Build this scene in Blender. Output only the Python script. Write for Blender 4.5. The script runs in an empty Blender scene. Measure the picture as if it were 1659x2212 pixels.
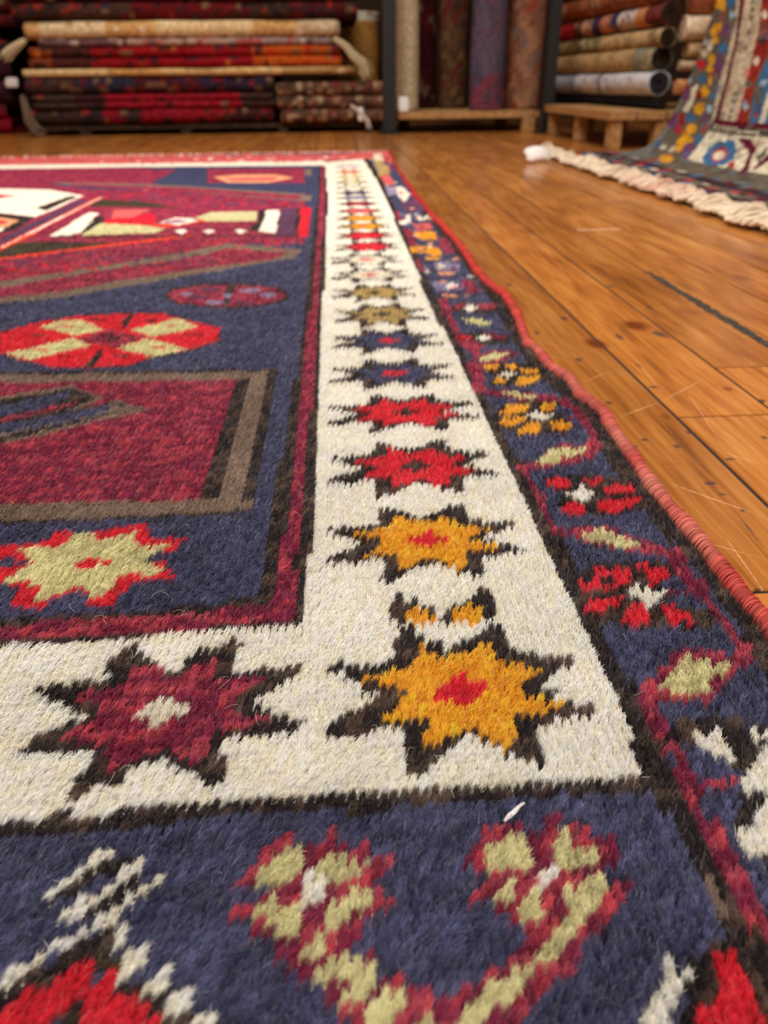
import bpy, bmesh, math, random
import numpy as np
from mathutils import Vector, Matrix
random.seed(7); RNG = np.random.default_rng(11)
SC = bpy.context.scene
C = SC.collection

# ------------------------------------------------------------------ camera
W_, H_, F_ = 1659.0, 2212.0, 1661.0
CX, CY, CAMH = 829.5, 1106.0, 0.222
_r = np.array([711 - CX, -(175 - CY), -F_]); _Y = _r / np.linalg.norm(_r)
_Z = np.cross(np.array([1, 0.0116, 0]), _Y); _Z /= np.linalg.norm(_Z)
_X = np.cross(_Y, _Z)
RM = np.array([_X, _Y, _Z])            # world = RM @ camera
cam_d = bpy.data.cameras.new('camera'); cam = bpy.data.objects.new('camera', cam_d); C.objects.link(cam)
cam.matrix_world = Matrix.Translation((0, 0, CAMH)) @ Matrix([list(r) for r in RM]).to_4x4()
cam_d.sensor_fit = 'VERTICAL'; cam_d.sensor_height = 36.0; cam_d.lens = 36.0 * F_ / H_
cam_d.clip_start = 0.01
cam_d.dof.use_dof = True; cam_d.dof.focus_distance = 0.34
cam_d.dof.aperture_fstop = (cam_d.lens / 1000) / 0.0025
SC.camera = cam

# ------------------------------------------------------------------ light
world = bpy.data.worlds.new('world'); SC.world = world; world.use_nodes = True
world.node_tree.nodes['Background'].inputs[0].default_value = (1.0, 0.9, 0.78, 1)
world.node_tree.nodes['Background'].inputs[1].default_value = 0.25
SC.view_settings.view_transform = 'Standard'; SC.view_settings.look = 'None'
SC.view_settings.gamma = 1.0; SC.view_settings.exposure = 0.42
try: SC.view_settings.use_curve_mapping = False
except Exception: pass
LAMPS = [(-0.7, 1.0, 3.1, 62, 1.2, 0.5), (1.5, 0.9, 3.1, 30, 1.0, 0.5), (-0.3, 3.0, 3.1, 24, 1.2, 0.5), (0.2, -1.2, 3.1, 40, 1.2, 0.5)]
for i, (x, y, z, p, sx, sy) in enumerate(LAMPS):
    l = bpy.data.lights.new('ceiling_light_area', 'AREA'); l.shape = 'RECTANGLE'; l.size = sx; l.size_y = sy
    l.energy = p; l.color = (1.0, 0.93, 0.83)
    o = bpy.data.objects.new('ceiling_light_area', l); C.objects.link(o); o.location = (x, y, z)
SC.cycles.max_bounces = 6; SC.cycles.diffuse_bounces = 3; SC.cycles.glossy_bounces = 3
SC.cycles.transmission_bounces = 2; SC.cycles.caustics_reflective = False; SC.cycles.caustics_refractive = False

# ------------------------------------------------------------------ helpers
def lin(c):
    return tuple(((v / 255) / 12.92 if v / 255 <= 0.04045 else ((v / 255 + 0.055) / 1.055) ** 2.4) for v in c)
def ray(u, v):
    return RM @ np.array([u - CX, -(v - CY), -F_])
def ground(u, v, z=0.0):
    q = ray(u, v); t = (z - CAMH) / q[2]; return (q[0] * t, q[1] * t)
def at_y(u, v, Y):
    q = ray(u, v); t = Y / q[1]; return Vector((q[0] * t, Y, CAMH + q[2] * t))
def at_x(u, v, X):
    q = ray(u, v); t = X / q[0]; return Vector((X, q[1] * t, CAMH + q[2] * t))

def mesh_np(name, V, faces, mat=None, parent=None, col=None, coldom='POINT', smooth=True):
    """V (n,3) array, faces (m,k) array; links ONE mesh object."""
    me = bpy.data.meshes.new(name); V = np.asarray(V, dtype=np.float32); faces = np.asarray(faces, dtype=np.int32)
    me.vertices.add(len(V)); me.vertices.foreach_set('co', V.ravel())
    k = faces.shape[1]; me.loops.add(faces.size); me.loops.foreach_set('vertex_index', faces.ravel())
    me.polygons.add(len(faces)); me.polygons.foreach_set('loop_start', np.arange(len(faces), dtype=np.int32) * k)
    me.update(calc_edges=True); me.validate()
    me.polygons.foreach_set('use_smooth', np.full(len(me.polygons), smooth))
    if col is not None:
        a = me.attributes.new('col', 'FLOAT_COLOR', coldom)
        cc = np.ones((len(col), 4), dtype=np.float32); cc[:, :3] = col; a.data.foreach_set('color', cc.ravel())
    if mat: me.materials.append(mat)
    o = bpy.data.objects.new(name, me); C.objects.link(o)
    if parent: o.parent = parent
    return o
def tag(o, label=None, cat=None, group=None, kind=None):
    if label: o['label'] = label
    if cat: o['category'] = cat
    if group: o['group'] = group
    if kind: o['kind'] = kind
    return o
def thing(name, label, cat, loc=(0, 0, 0), group=None):
    o = bpy.data.objects.new(name, None); C.objects.link(o); o.location = loc; o.empty_display_size = 0.05
    return tag(o, label, cat, group)
def put(o, parent):
    """parent keeping world position (parents are unrotated)"""
    o.parent = parent; o.matrix_parent_inverse = Matrix.Translation(-Vector(parent.location)); return o
def bm_obj(name, bm, mat, parent=None, smooth=False):
    me = bpy.data.meshes.new(name); bm.normal_update(); bm.to_mesh(me); bm.free()
    if smooth: me.polygons.foreach_set('use_smooth', [True] * len(me.polygons))
    me.materials.append(mat); o = bpy.data.objects.new(name, me); C.objects.link(o)
    if parent: put(o, parent)
    return o
def box(bm, a, b, bev=0.0):
    r = bmesh.ops.create_cube(bm, size=1.0); vs = r['verts']
    for v in vs:
        v.co = Vector([(a[i] + b[i]) / 2 + v.co[i] * (b[i] - a[i]) for i in range(3)])
    if bev:
        es = list({e for v in vs for e in v.link_edges})
        bmesh.ops.bevel(bm, geom=es, offset=bev, segments=2, affect='EDGES')

def attr_mat(name, rough=0.9, bump=None, spec=0.2, mul=1.0, sheen=0.0, speck=0.0, speck_scale=300):
    m = bpy.data.materials.new(name); m.use_nodes = True; nt = m.node_tree; n = nt.nodes; b = n['Principled BSDF']
    a = n.new('ShaderNodeAttribute'); a.attribute_name = 'col'
    b.inputs['Roughness'].default_value = rough; b.inputs['Specular IOR Level'].default_value = spec
    out = a.outputs['Color']
    if speck:
        t = n.new('ShaderNodeTexNoise'); t.inputs['Scale'].default_value = speck_scale; t.inputs['Detail'].default_value = 3
        g = n.new('ShaderNodeTexCoord'); nt.links.new(g.outputs['Object'], t.inputs['Vector'])
        mr = n.new('ShaderNodeMapRange'); mr.inputs['From Min'].default_value = 0.3; mr.inputs['From Max'].default_value = 0.7
        mr.inputs['To Min'].default_value = 1 - speck; mr.inputs['To Max'].default_value = 1 + speck
        nt.links.new(t.outputs['Fac'], mr.inputs['Value'])
        vm = n.new('ShaderNodeVectorMath'); vm.operation = 'SCALE'
        nt.links.new(out, vm.inputs[0]); nt.links.new(mr.outputs['Result'], vm.inputs['Scale']); out = vm.outputs[0]
    nt.links.new(out, b.inputs['Base Color'])
    if sheen: b.inputs['Sheen Weight'].default_value = sheen
    if bump:
        t = n.new('ShaderNodeTexNoise'); t.inputs['Scale'].default_value = bump[0]; t.inputs['Detail'].default_value = 2
        g = n.new('ShaderNodeTexCoord'); nt.links.new(g.outputs['Object'], t.inputs['Vector'])
        bp = n.new('ShaderNodeBump'); bp.inputs['Strength'].default_value = bump[1]; bp.inputs['Distance'].default_value = bump[2]
        nt.links.new(t.outputs['Fac'], bp.inputs['Height']); nt.links.new(bp.outputs[0], b.inputs['Normal'])
    return m
def plain(name, rgb, rough=0.7, spec=0.3, noise=None, emit=None, metal=0.0):
    m = bpy.data.materials.new(name); m.use_nodes = True; nt = m.node_tree; n = nt.nodes; b = n['Principled BSDF']
    b.inputs['Base Color'].default_value = (*lin(rgb), 1); b.inputs['Roughness'].default_value = rough
    b.inputs['Specular IOR Level'].default_value = spec; b.inputs['Metallic'].default_value = metal
    if noise:
        t = n.new('ShaderNodeTexNoise'); t.inputs['Scale'].default_value = noise[0]; t.inputs['Detail'].default_value = 4
        g = n.new('ShaderNodeTexCoord'); mp = n.new('ShaderNodeMapping'); mp.inputs['Scale'].default_value = noise[3] if len(noise) > 3 else (1, 1, 1)
        nt.links.new(g.outputs['Object'], mp.inputs[0]); nt.links.new(mp.outputs[0], t.inputs['Vector'])
        r = n.new('ShaderNodeValToRGB'); r.color_ramp.elements[0].position = 0.3; r.color_ramp.elements[1].position = 0.7
        r.color_ramp.elements[0].color = (*lin(noise[1]), 1); r.color_ramp.elements[1].color = (*lin(noise[2]), 1)
        nt.links.new(t.outputs['Fac'], r.inputs[0]); nt.links.new(r.outputs[0], b.inputs['Base Color'])
    if emit:
        b.inputs['Emission Color'].default_value = (*emit[0], 1); b.inputs['Emission Strength'].default_value = emit[1]
    return m

def vnoise(x, y, seed=0):
    """smooth value noise, period-free enough, vectorised"""
    r = np.random.default_rng(seed); T = r.random((256, 256))
    xi = np.floor(x).astype(int); yi = np.floor(y).astype(int); fx = x - xi; fy = y - yi
    fx = fx * fx * (3 - 2 * fx); fy = fy * fy * (3 - 2 * fy)
    g = lambda a, b: T[a % 256, b % 256]
    return (g(xi, yi) * (1 - fx) + g(xi + 1, yi) * fx) * (1 - fy) + (g(xi, yi + 1) * (1 - fx) + g(xi + 1, yi + 1) * fx) * fy

# ------------------------------------------------------------------ the room
WALLM = plain('dark_wall_paint', (58, 40, 30), 0.9, noise=(2.0, (52, 35, 26), (66, 47, 36)))
PLASTER = plain('warm_plaster', (214, 200, 180), 0.9, noise=(3.0, (205, 190, 168), (222, 208, 188)))
X0, X1, Y0, Y1, ZC = -3.6, 3.0, -3.0, 5.5, 3.2
def struct(name, a, b, m):
    bm = bmesh.new(); box(bm, a, b); return tag(bm_obj(name, bm, m), kind='structure')
struct('wall_back', (X0, Y1, 0), (X1, Y1 + .1, ZC), WALLM)
struct('wall_left', (X0 - .1, Y0, 0), (X0, Y1, ZC), PLASTER)
struct('wall_right', (X1, Y0, 0), (X1 + .1, Y1, ZC), WALLM)
struct('wall_front', (X0, Y0 - .1, 0), (X1, Y0, ZC), PLASTER)
struct('ceiling', (X0, Y0, ZC), (X1, Y1, ZC + .1), PLASTER)

# floor: boards along Y, 7.7 cm wide, butt joints, dark gaps
def floor_material():
    m = bpy.data.materials.new('varnished_pine_boards'); m.use_nodes = True; nt = m.node_tree; n = nt.nodes; L = nt.links.new
    b = n['Principled BSDF']
    tc = n.new('ShaderNodeTexCoord'); at = n.new('ShaderNodeAttribute'); at.attribute_name = 'col'
    # grain stretched along the board, shifted per board
    sep = n.new('ShaderNodeSeparateXYZ'); L(tc.outputs['Object'], sep.inputs[0])
    asep = n.new('ShaderNodeSeparateXYZ'); L(at.outputs['Vector'], asep.inputs[0])
    def math_(op, a, b_=None, clamp=False):
        k = n.new('ShaderNodeMath'); k.operation = op; k.use_clamp = clamp
        for i, v in enumerate((a, b_)):
            if v is None: continue
            if isinstance(v, (int, float)): k.inputs[i].default_value = v
            else: L(v, k.inputs[i])
        return k.outputs[0]
    yo = math_('ADD', sep.outputs['Y'], math_('MULTIPLY', asep.outputs['X'], 37.0))
    cx = n.new('ShaderNodeCombineXYZ'); L(sep.outputs['X'], cx.inputs[0]); L(yo, cx.inputs[1]); L(asep.outputs['Y'], cx.inputs[2])
    def noise(sc, scale, det, dist=0.0):
        mp = n.new('ShaderNodeMapping'); mp.inputs['Scale'].default_value = sc; L(cx.outputs[0], mp.inputs[0])
        t = n.new('ShaderNodeTexNoise'); t.inputs['Scale'].default_value = scale; t.inputs['Detail'].default_value = det
        t.inputs['Distortion'].default_value = dist; L(mp.outputs[0], t.inputs['Vector']); return t.outputs['Fac']
    g1 = noise((1, 0.05, 1), 220, 3, 0.4); g2 = noise((1, 0.1, 1), 34, 3, 1.2); g3 = noise((1, .6, 1), 9, 3, .5)
    def ramp(src, stops):
        r = n.new('ShaderNodeValToRGB'); L(src, r.inputs[0]); e = r.color_ramp.elements
        while len(e) < len(stops): e.new(0.5)
        for i, (p, c) in enumerate(stops): e[i].position = p; e[i].color = (*lin(c), 1)
        return r.outputs[0]
    mixf = math_('ADD', math_('MULTIPLY', g1, 0.35), math_('ADD', math_('MULTIPLY', g2, 0.4), math_('MULTIPLY', g3, 0.25)))
    base = ramp(mixf, [(0.33, (112, 64, 26)), (0.46, (168, 102, 42)), (0.57, (192, 126, 58)), (0.7, (212, 154, 88))])
    # board to board tone
    vs = n.new('ShaderNodeVectorMath'); vs.operation = 'SCALE'; L(base, vs.inputs[0])
    L(math_('ADD', 0.80, math_('MULTIPLY', asep.outputs['Z'], 0.36)), vs.inputs['Scale']); col = vs.outputs[0]
    def blob(px, py, hx, hy, ang=0.0, soft=0.5, wob=0.35):
        mp = n.new('ShaderNodeMapping'); mp.vector_type = 'TEXTURE'
        mp.inputs['Location'].default_value = (px, py, 0); mp.inputs['Rotation'].default_value = (0, 0, ang)
        mp.inputs['Scale'].default_value = (hx, hy, 1); L(tc.outputs['Object'], mp.inputs[0])
        v = n.new('ShaderNodeVectorMath'); v.operation = 'MULTIPLY'; v.inputs[1].default_value = (1, 1, 0); L(mp.outputs[0], v.inputs[0])
        v2 = n.new('ShaderNodeVectorMath'); v2.operation = 'LENGTH'; L(v.outputs[0], v2.inputs[0])
        d = math_('ADD', v2.outputs['Value'], math_('MULTIPLY', math_('SUBTRACT', wobn, 0.5), wob))
        mr = n.new('ShaderNodeMapRange'); L(d, mr.inputs['Value']); mr.inputs['From Min'].default_value = 1.0; mr.inputs['From Max'].default_value = 1.0 - soft
        return mr.outputs['Result']
    wt = n.new('ShaderNodeTexNoise'); wt.inputs['Scale'].default_value = 260; wt.inputs['Detail'].default_value = 2; L(tc.outputs['Object'], wt.inputs['Vector']); wobn = wt.outputs['Fac']
    def mix(fac, c1, rgb, amt=1.0):
        k = n.new('ShaderNodeMix'); k.data_type = 'RGBA'; L(math_('MULTIPLY', fac, amt), k.inputs[0]); L(c1, k.inputs[6])
        k.inputs[7].default_value = (*lin(rgb), 1); return k.outputs[2]
    # pine knots
    for (u, v, hu, hv, am) in [(1372, 703, 36, 14, .95), (1287, 742, 30, 15, .95), (1488, 672, 30, 13, .4), (1438, 900, 14, 8, .6), (1572, 840, 12, 7, .7), (1380, 790, 8, 7, .6), (1600, 600, 26, 9, .5), (1140, 500, 20, 8, .4)]:
        x, y = ground(u, v); sc = math.hypot(y, CAMH) / F_; syv = sc * math.hypot(y, CAMH) / CAMH
        col = mix(blob(x, y, hu * sc, hv * syv, 0, .6), col, (110, 50, 16), am)
    # dark nail dents and stains between/along boards
    for (u, v, hu, hv, ang) in [(1316, 870, 9, 4, 0), (1392, 950, 10, 4, 0), (1412, 836, 15, 3, 0), (1490, 934, 11, 5, .2), (1535, 1044, 17, 5, .1), (1560, 1068, 12, 3, 0),
                                (1462, 964, 10, 5, 0), (1373, 964, 7, 3, 0), (1250, 777, 8, 5, 0), (1160, 719, 7, 4, 0), (1218, 688, 9, 5, 0), (1424, 722, 14, 9, .2), (1338, 728, 9, 8, 0),
                                (1605, 1103, 7, 5, 0), (1636, 1275, 9, 7, -.4), (1646, 865, 10, 5, 0), (1651, 945, 9, 5, 0), (1575, 992, 16, 3, 0), (1403, 664, 7, 4, 0), (1100, 615, 7, 4, 0), (1320, 618, 10, 3, 0)]:
        x, y = ground(u, v); sc = math.hypot(y, CAMH) / F_; syv = sc * math.hypot(y, CAMH) / CAMH
        col = mix(blob(x, y, hu * sc, hv * syv, ang, .5, .9), col, (52, 52, 56), .8)
    def line_blob(p, q, hw, rgb, am, wob=.5):
        nonlocal col
        a = Vector(ground(*p)); b_ = Vector(ground(*q)); d = b_ - a; c = (a + b_) / 2
        col = mix(blob(c.x, c.y, d.length / 2, hw, math.atan2(d.y, d.x), .7, wob), col, rgb, am)
    for p, q, hw in [((1595, 1112), (1648, 1182), .0012), ((1400, 1004), (1520, 1000), .0007), ((1155, 752), (1252, 782), .0010), ((1270, 812), (1340, 792), .0007), ((1060, 604), (1150, 606), .001)]:
        line_blob(p, q, hw, (60, 58, 58), .65, 1.2)
    for p, q, hw in [((1335, 902), (1425, 868), .0008), ((1425, 868), (1520, 820), .0007), ((1435, 1040), (1659, 1120), .0008), ((1400, 1020), (1480, 1120), .0006), ((1540, 970), (1659, 1008), .0006),
                     ((1590, 820), (1659, 842), .0006), ((1260, 826), (1320, 800), .0005), ((1480, 840), (1560, 960), .0005), ((1360, 760), (1440, 860), .0005), ((1560, 1150), (1659, 1290), .0005), ((1450, 1150), (1659, 1210), .0004)]:
        line_blob(p, q, hw, (235, 196, 150), .55, 1.3)
    for a, b2, hw in (((.252, .522), (.325, .522), .0012), ((.329, .629), (.403, .629), .0016), ((.175, 1.505), (.248, 1.505), .003), ((.398, 1.004), (.412, 1.004), .008)):
        mx = ((a[0] + b2[0]) / 2, a[1]); col = mix(blob(mx[0], mx[1], (b2[0] - a[0]) / 2 * 1.15, hw, 0, .5, .3), col, (56, 52, 52), .85)
    L(col, b.inputs['Base Color'])
    rn = noise((1, .3, 1), 30, 3)
    mr = n.new('ShaderNodeMapRange'); L(rn, mr.inputs['Value']); mr.inputs['To Min'].default_value = 0.16; mr.inputs['To Max'].default_value = 0.46
    L(mr.outputs[0], b.inputs['Roughness']); b.inputs['Specular IOR Level'].default_value = 0.5
    b.inputs['Coat Weight'].default_value = 0.25; b.inputs['Coat Roughness'].default_value = 0.12
    bp = n.new('ShaderNodeBump'); bp.inputs['Strength'].default_value = 0.25; bp.inputs['Distance'].default_value = 0.0006
    L(math_('ADD', g1, math_('MULTIPLY', g3, 1.5)), bp.inputs['Height']); L(bp.outputs[0], b.inputs['Normal'])
    return m
def build_floor():
    V, F, K = [], [], []
    def board(xa, xb, ya, yb):
        g = random.uniform(.0010, .0019) if xa > .34 or xa < .1 else .0014; c = 0.0007; n0 = len(V)
        xa += g; xb -= g; ya += g * .8; yb -= g * .8
        for (dx, z) in ((0, -.01), (0, -c), (c, 0)):
            V.extend([(xa + dx, ya + dx, z), (xb - dx, ya + dx, z), (xb - dx, yb - dx, z), (xa + dx, yb - dx, z)])
        for k in (0, 4):
            for i in range(4): F.append((n0 + k + i, n0 + k + (i + 1) % 4, n0 + k + 4 + (i + 1) % 4, n0 + k + 4 + i))
        F.append((n0 + 8, n0 + 9, n0 + 10, n0 + 11)); K.extend([(random.random(), random.random(), random.random())] * 12)
    lines = [.25, .327, .405, .483, .558]
    xs = [.25 - .0775 * i for i in range(50, 0, -1)] + lines + [.558 + .0775 * i for i in range(1, 32)]
    fixed = {round(.25, 3): [.522, 1.9], round(.327, 3): [.629, 2.2], round(.1725, 3): [1.505, .3]}
    for i in range(len(xs) - 1):
        xa, xb = xs[i], xs[i + 1]; ys = [Y0]
        for key, f in fixed.items():
            if abs(xa - key) < .004: ys += [-.9] + sorted(f) + [3.4]; break
        else:
            y = Y0 + random.uniform(.3, 1.5)
            while y < Y1 - .3: ys.append(y); y += random.uniform(.9, 2.0)
        ys.append(Y1)
        for a, b_ in zip(ys[:-1], ys[1:]):
            if abs(xa - .405) < .004 and a < .99 and b_ > .3: pass
            board(xa, xb, a, b_)
    o = mesh_np('floor', V, F, floor_material(), col=np.array(K), smooth=False); tag(o, kind='structure')
    struct('floor_base', (X0, Y0, -.06), (X1, Y1, -.0012), plain('gap_dirt', (46, 42, 42), 1.0))
    # splintered wide crack with grey dirt along one board edge
    pts = []; x = .405; ys = np.linspace(1.0, .45, 90)
    VV, FF = [], []
    for i, y in enumerate(ys):
        w = .0056 * min(1, i / 6 + .3) * (.7 + .6 * random.random()); off = .0006 * math.sin(y * 60)
        for k, (dx, z) in enumerate(((-w, .0003), (-w * .6, .0005), (w * .6, .0005), (w, .0003))): VV.append((x + off + dx, y, z))
        if i:
            for k in range(3): FF.append((4 * i - 4 + k, 4 * i - 3 + k, 4 * i + 1 + k, 4 * i + k))
    o2 = mesh_np('floor_crack', VV, FF, plain('crack_dirt', (70, 66, 62), 1, noise=(260, (22, 20, 20), (86, 78, 68)))); tag(o2, kind='structure')
build_floor()

# ------------------------------------------------------------------ the pattern of the big rug
PAL = {'N': (62, 65, 95), 'W': (238, 230, 213), 'K': (56, 45, 43), 'M': (124, 36, 68), 'R': (202, 36, 54), 'Y': (228, 158, 42),
       'G': (196, 192, 148), 'B': (124, 107, 96), 'P': (92, 60, 88), 'O': (222, 72, 48), 'T': (172, 150, 96), 'D': (66, 58, 44),
       'S': (204, 96, 96), 'E': (224, 215, 196), 'V': (140, 132, 165), 'A': (226, 160, 120)}
KEYS = list(PAL); PALL = np.array([lin(PAL[k]) for k in KEYS])
# crop frames the outlines were read in: (x offset, y offset, pixels per photo pixel)
TR = {'a': (0, 0, 1), 'c2': (630, 1050, 2.0738), 'c1': (0, 1350, 1.9988), 'c3': (0, 1750, 1.9988), 'c4': (800, 1650, 1.9313), 'c5': (1150, 1200, 3.2593),
      'c6': (0, 750, 1.9518), 'd4': (0, 300, 1.9518), 'd5': (600, 300, 2.765), 'c7': (900, 750, 2.1858)}
PAT = []
def P(c, t, *xy):
    ox, oy, s = TR[t]; PAT.append((c, [(ox + xy[i] / s, oy + xy[i + 1] / s) for i in range(0, len(xy), 2)]))
def band(c, t, left, right):
    """area between two polylines"""
    P(c, t, *left, *[v for i in range(len(right) - 2, -1, -2) for v in right[i:i + 2]])
# --- right border: black guard, white border, inner guards
Wr = [784, 343, 820, 400, 871, 517, 915, 622, 962, 723, 1020, 846, 1075, 960, 1129, 1084, 1170, 1162, 1257, 1331, 1321, 1482, 1400, 1700]
Kr = [795, 343, 833, 400, 886, 517, 933, 622, 985, 723, 1043, 846, 1097, 947, 1150, 1045, 1193, 1116, 1229, 1198, 1289, 1313, 1322, 1415, 1377, 1491, 1414, 1583, 1451, 1678, 1500, 1780, 1560, 1880, 1640, 2000]
Wl = [702, 351, 709, 428, 705, 505, 699, 607, 694, 735, 692, 750, 686, 878, 681, 980, 676, 1109, 666, 1211, 658, 1349]
P('W', 'a', 702, 351, *Wl[2:], 0, 1392, -400, 1415, -400, 1795, 0, 1776, 125, 1762, 220, 1765, 400, 1742, 500, 1737, 630, 1735, 919, 1710, 1209, 1691, 1400, 1700, *[v for i in range(len(Wr) - 2, -1, -2) for v in Wr[i:i + 2]])
band('K', 'a', Wr, Kr[:38])
P('K', 'a', -400, 1797, 0, 1778, 125, 1760, 220, 1763, 275, 1748, 400, 1744, 500, 1737, 630, 1733, 919, 1708, 1209, 1688, 1397, 1680, 1480, 1690, 1395, 1724, 1214, 1716, 1007, 1739, 800, 1761, 550, 1764, 400, 1781, 200, 1801, 0, 1807, -400, 1825)
P('K', 'a', 1390, 1690, 1450, 1680, 1475, 1725, 1500, 1780, 1535, 1850, 1570, 1905, 1625, 1990, 1659, 2040, 1659, 2120, 1600, 2050, 1560, 1990, 1525, 1919, 1473, 1821, 1421, 1733)
P('B', 'c4', 1390, 420, 1440, 480, 1480, 600, 1520, 690, 1470, 640, 1400, 520)
# inner guards K M K
P('K', 'a', 692, 351, 702, 351, 709, 428, 704, 505, 699, 607, 694, 735, 692, 750, 686, 878, 681, 980, 676, 1109, 666, 1211, 658, 1351, 0, 1394, -400, 1416, -400, 1348, 0, 1336, 200, 1326, 400, 1312, 563, 1290, 571, 1211, 594, 1057, 610, 955, 640, 800, 652, 735, 664, 607, 680, 470)
P('M', 'a', 694, 351, 700, 351, 702, 428, 697, 505, 690, 607, 681, 735, 676, 830, 663, 955, 651, 1057, 636, 1211, 628, 1340, 500, 1353, 400, 1362, 205, 1371, 0, 1383, -400, 1404, -400, 1360, 0, 1350, 205, 1339, 410, 1326, 563, 1306, 597, 1295, 602, 1211, 628, 1057, 637, 955, 655, 800, 660, 735, 676, 607, 686, 505, 692, 428)
# --- stars of the white border
STAR_K = [150,830,210,800,225,825,300,805,400,800,455,790,460,740,470,660,530,635,560,665,590,665,600,700,640,705,680,710,690,740,720,735,760,700,830,680,860,640,940,620,950,680,985,740,1060,750,1130,770,1200,765,1275,765,1270,800,1190,840,1110,900,1060,925,1120,935,1180,915,1190,960,1240,960,1300,990,1380,1015,1380,1050,1290,1050,1200,1060,1110,1080,1120,1180,1145,1250,1120,1275,1060,1230,980,1225,940,1170,880,1175,840,1130,800,1130,750,1150,700,1180,660,1220,600,1280,530,1310,500,1290,510,1230,500,1160,500,1090,400,1105,270,1130,160,1130,150,1100,240,1020,340,985,400,945,320,925,290,890,230,890,215,850]
STAR_C = [300,880,340,850,480,835,550,800,550,725,580,715,620,750,690,775,740,765,800,745,880,710,900,760,950,795,1050,810,1140,825,1080,860,1020,890,1020,930,1090,940,1200,980,1210,1000,1110,1020,1010,1030,990,1060,1020,1100,1020,1150,960,1185,930,1150,860,1120,840,1080,760,1110,690,1140,640,1190,610,1180,600,1120,600,1050,500,1050,380,1080,400,1040,480,980,510,940,490,920,420,905,400,890]
STAR_R = [645,960,650,905,700,890,740,845,780,850,800,890,880,890,880,930,820,950,790,990,740,980,720,950,680,960]
P('K', 'c2', *STAR_K); P('Y', 'c2', *STAR_C); P('R', 'c2', *STAR_R)
ZP = 0.0075
def to_plane(poly): return np.array([ground(u, v, ZP) for u, v in poly])
def px_poly(t, xy):
    ox, oy, s = TR[t]; return [(ox + xy[i] / s, oy + xy[i + 1] / s) for i in range(0, len(xy), 2)]
_T = [to_plane(px_poly('c2', q)) for q in (STAR_K, STAR_C, STAR_R)]
_lo, _hi = _T[0].min(0), _T[0].max(0); _c = (_lo + _hi) / 2; _h = (_hi - _lo) / 2
PLANE = []   # (after index, colour, metric polygon)
def star(xl, xr, yt, yb, co, ci, cc, fat=1.0):
    ym = (yt + yb) / 2; a = ground(xl, ym, ZP); b_ = ground(xr, ym, ZP); cx = (a[0] + b_[0]) / 2; hx = (b_[0] - a[0]) / 2
    ya = ground(cx, yt, ZP)[1]; yb_ = ground(cx, yb, ZP)[1]
    ya = ground((xl + xr) / 2, yt, ZP)[1]; yb_ = ground((xl + xr) / 2, yb, ZP)[1]
    cy = (ya + yb_) / 2; hy = (ya - yb_) / 2
    for c, t in zip((co, ci, cc), _T):
        if c: PAT.append((c, ('m', (t - _c) / _h * np.array([hx, hy]) + np.array([cx, cy]))))
star(697, 1137, 1092, 1258, 'K', 'Y', 'R')
star(706, 1080, 952, 1072, 'K', 'R', 'K')
star(706, 1040, 852, 934, 'K', 'R', 'K')
star(710, 985, 775, 842, 'K', 'N', 'R')
star(712, 955, 710, 765, 'K', 'N', 'R')
star(720, 925, 655, 708, 'K', 'T', 'K')
star(715, 900, 614, 652, 'K', 'T', 'K')
star(712, 885, 577, 611, 'K', 'E', 'S')
star(712, 870, 547, 576, 'K', 'E', 'S')
star(720, 866, 520, 546, 'K', 'R', 'R')
star(720, 856, 498, 520, 'K', 'R', 'O')
star(722, 846, 480, 498, 'K', 'Y', 'O')
star(722, 838, 463, 480, 'K', 'Y', 'Y')
star(722, 830, 448, 463, 'K', 'S', 'M')
star(722, 822, 434, 447, 'K', 'M', 'S')
star(722, 815, 422, 433, 'K', 'V', 'N')
star(722, 810, 411, 422, 'K', 'N', 'V')
star(722, 803, 400, 411, 'K', 'E', 'G')
star(722, 797, 388, 400, 'K', 'G', 'E')
star(722, 791, 377, 388, 'T', 'G', 'E')
star(722, 786, 366, 377, 'T', 'S', 'E')
star(722, 780, 354, 366, 'V', 'E', 'V')
# half star under the second yellow star
P('K', 'c2', 430,615, 430,545, 460,510, 500,480, 510,520, 575,512, 580,545, 630,545, 635,580, 600,600, 560,580, 500,625)
P('Y', 'c2', 480,615, 530,560, 580,548, 600,580, 640,585, 655,612, 560,615)
P('K', 'c2', 655,612, 700,560, 760,530, 820,500, 825,460, 885,455, 912,530, 918,590, 880,605)
P('Y', 'c2', 705,610, 715,572, 800,535, 860,570, 872,602, 820,624)
# maroon star, lower left
P('K', 'c1', 145,300,170,265,230,245,260,270,330,250,450,235,455,180,500,120,570,85,580,130,630,130,630,165,680,165,690,205,740,205,800,150,870,100,900,115,1030,50,1035,80,1000,190,1010,210,1130,190,1200,205,1220,180,1305,175,1300,200,1200,260,1130,310,1060,350,1140,345,1150,375,1180,400,1230,385,1240,420,1305,430,1295,465,1220,475,1100,490,1030,500,960,490,940,560,980,590,960,650,920,710,850,720,850,670,770,650,700,610,690,570,600,600,500,680,400,710,330,750,290,760,310,680,360,590,370,560,250,545,130,560,30,570,60,540,150,480,210,450,270,440,300,420,360,395,300,380,260,340,210,340)
P('M', 'c1', 275,320,340,290,450,285,540,250,545,190,600,180,640,190,690,190,690,230,760,210,850,170,920,150,925,230,990,240,1100,230,1160,230,1090,280,1000,330,990,360,1060,385,1070,415,1150,410,1090,440,1000,460,960,450,900,470,890,540,860,590,790,610,740,560,700,540,600,570,520,610,450,635,450,580,440,520,370,520,240,490,330,430,420,380,440,350,370,340)
P('E', 'c1', 560,385,640,340,670,320,740,310,755,345,820,335,825,375,760,395,700,425,650,445,635,400)
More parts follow.
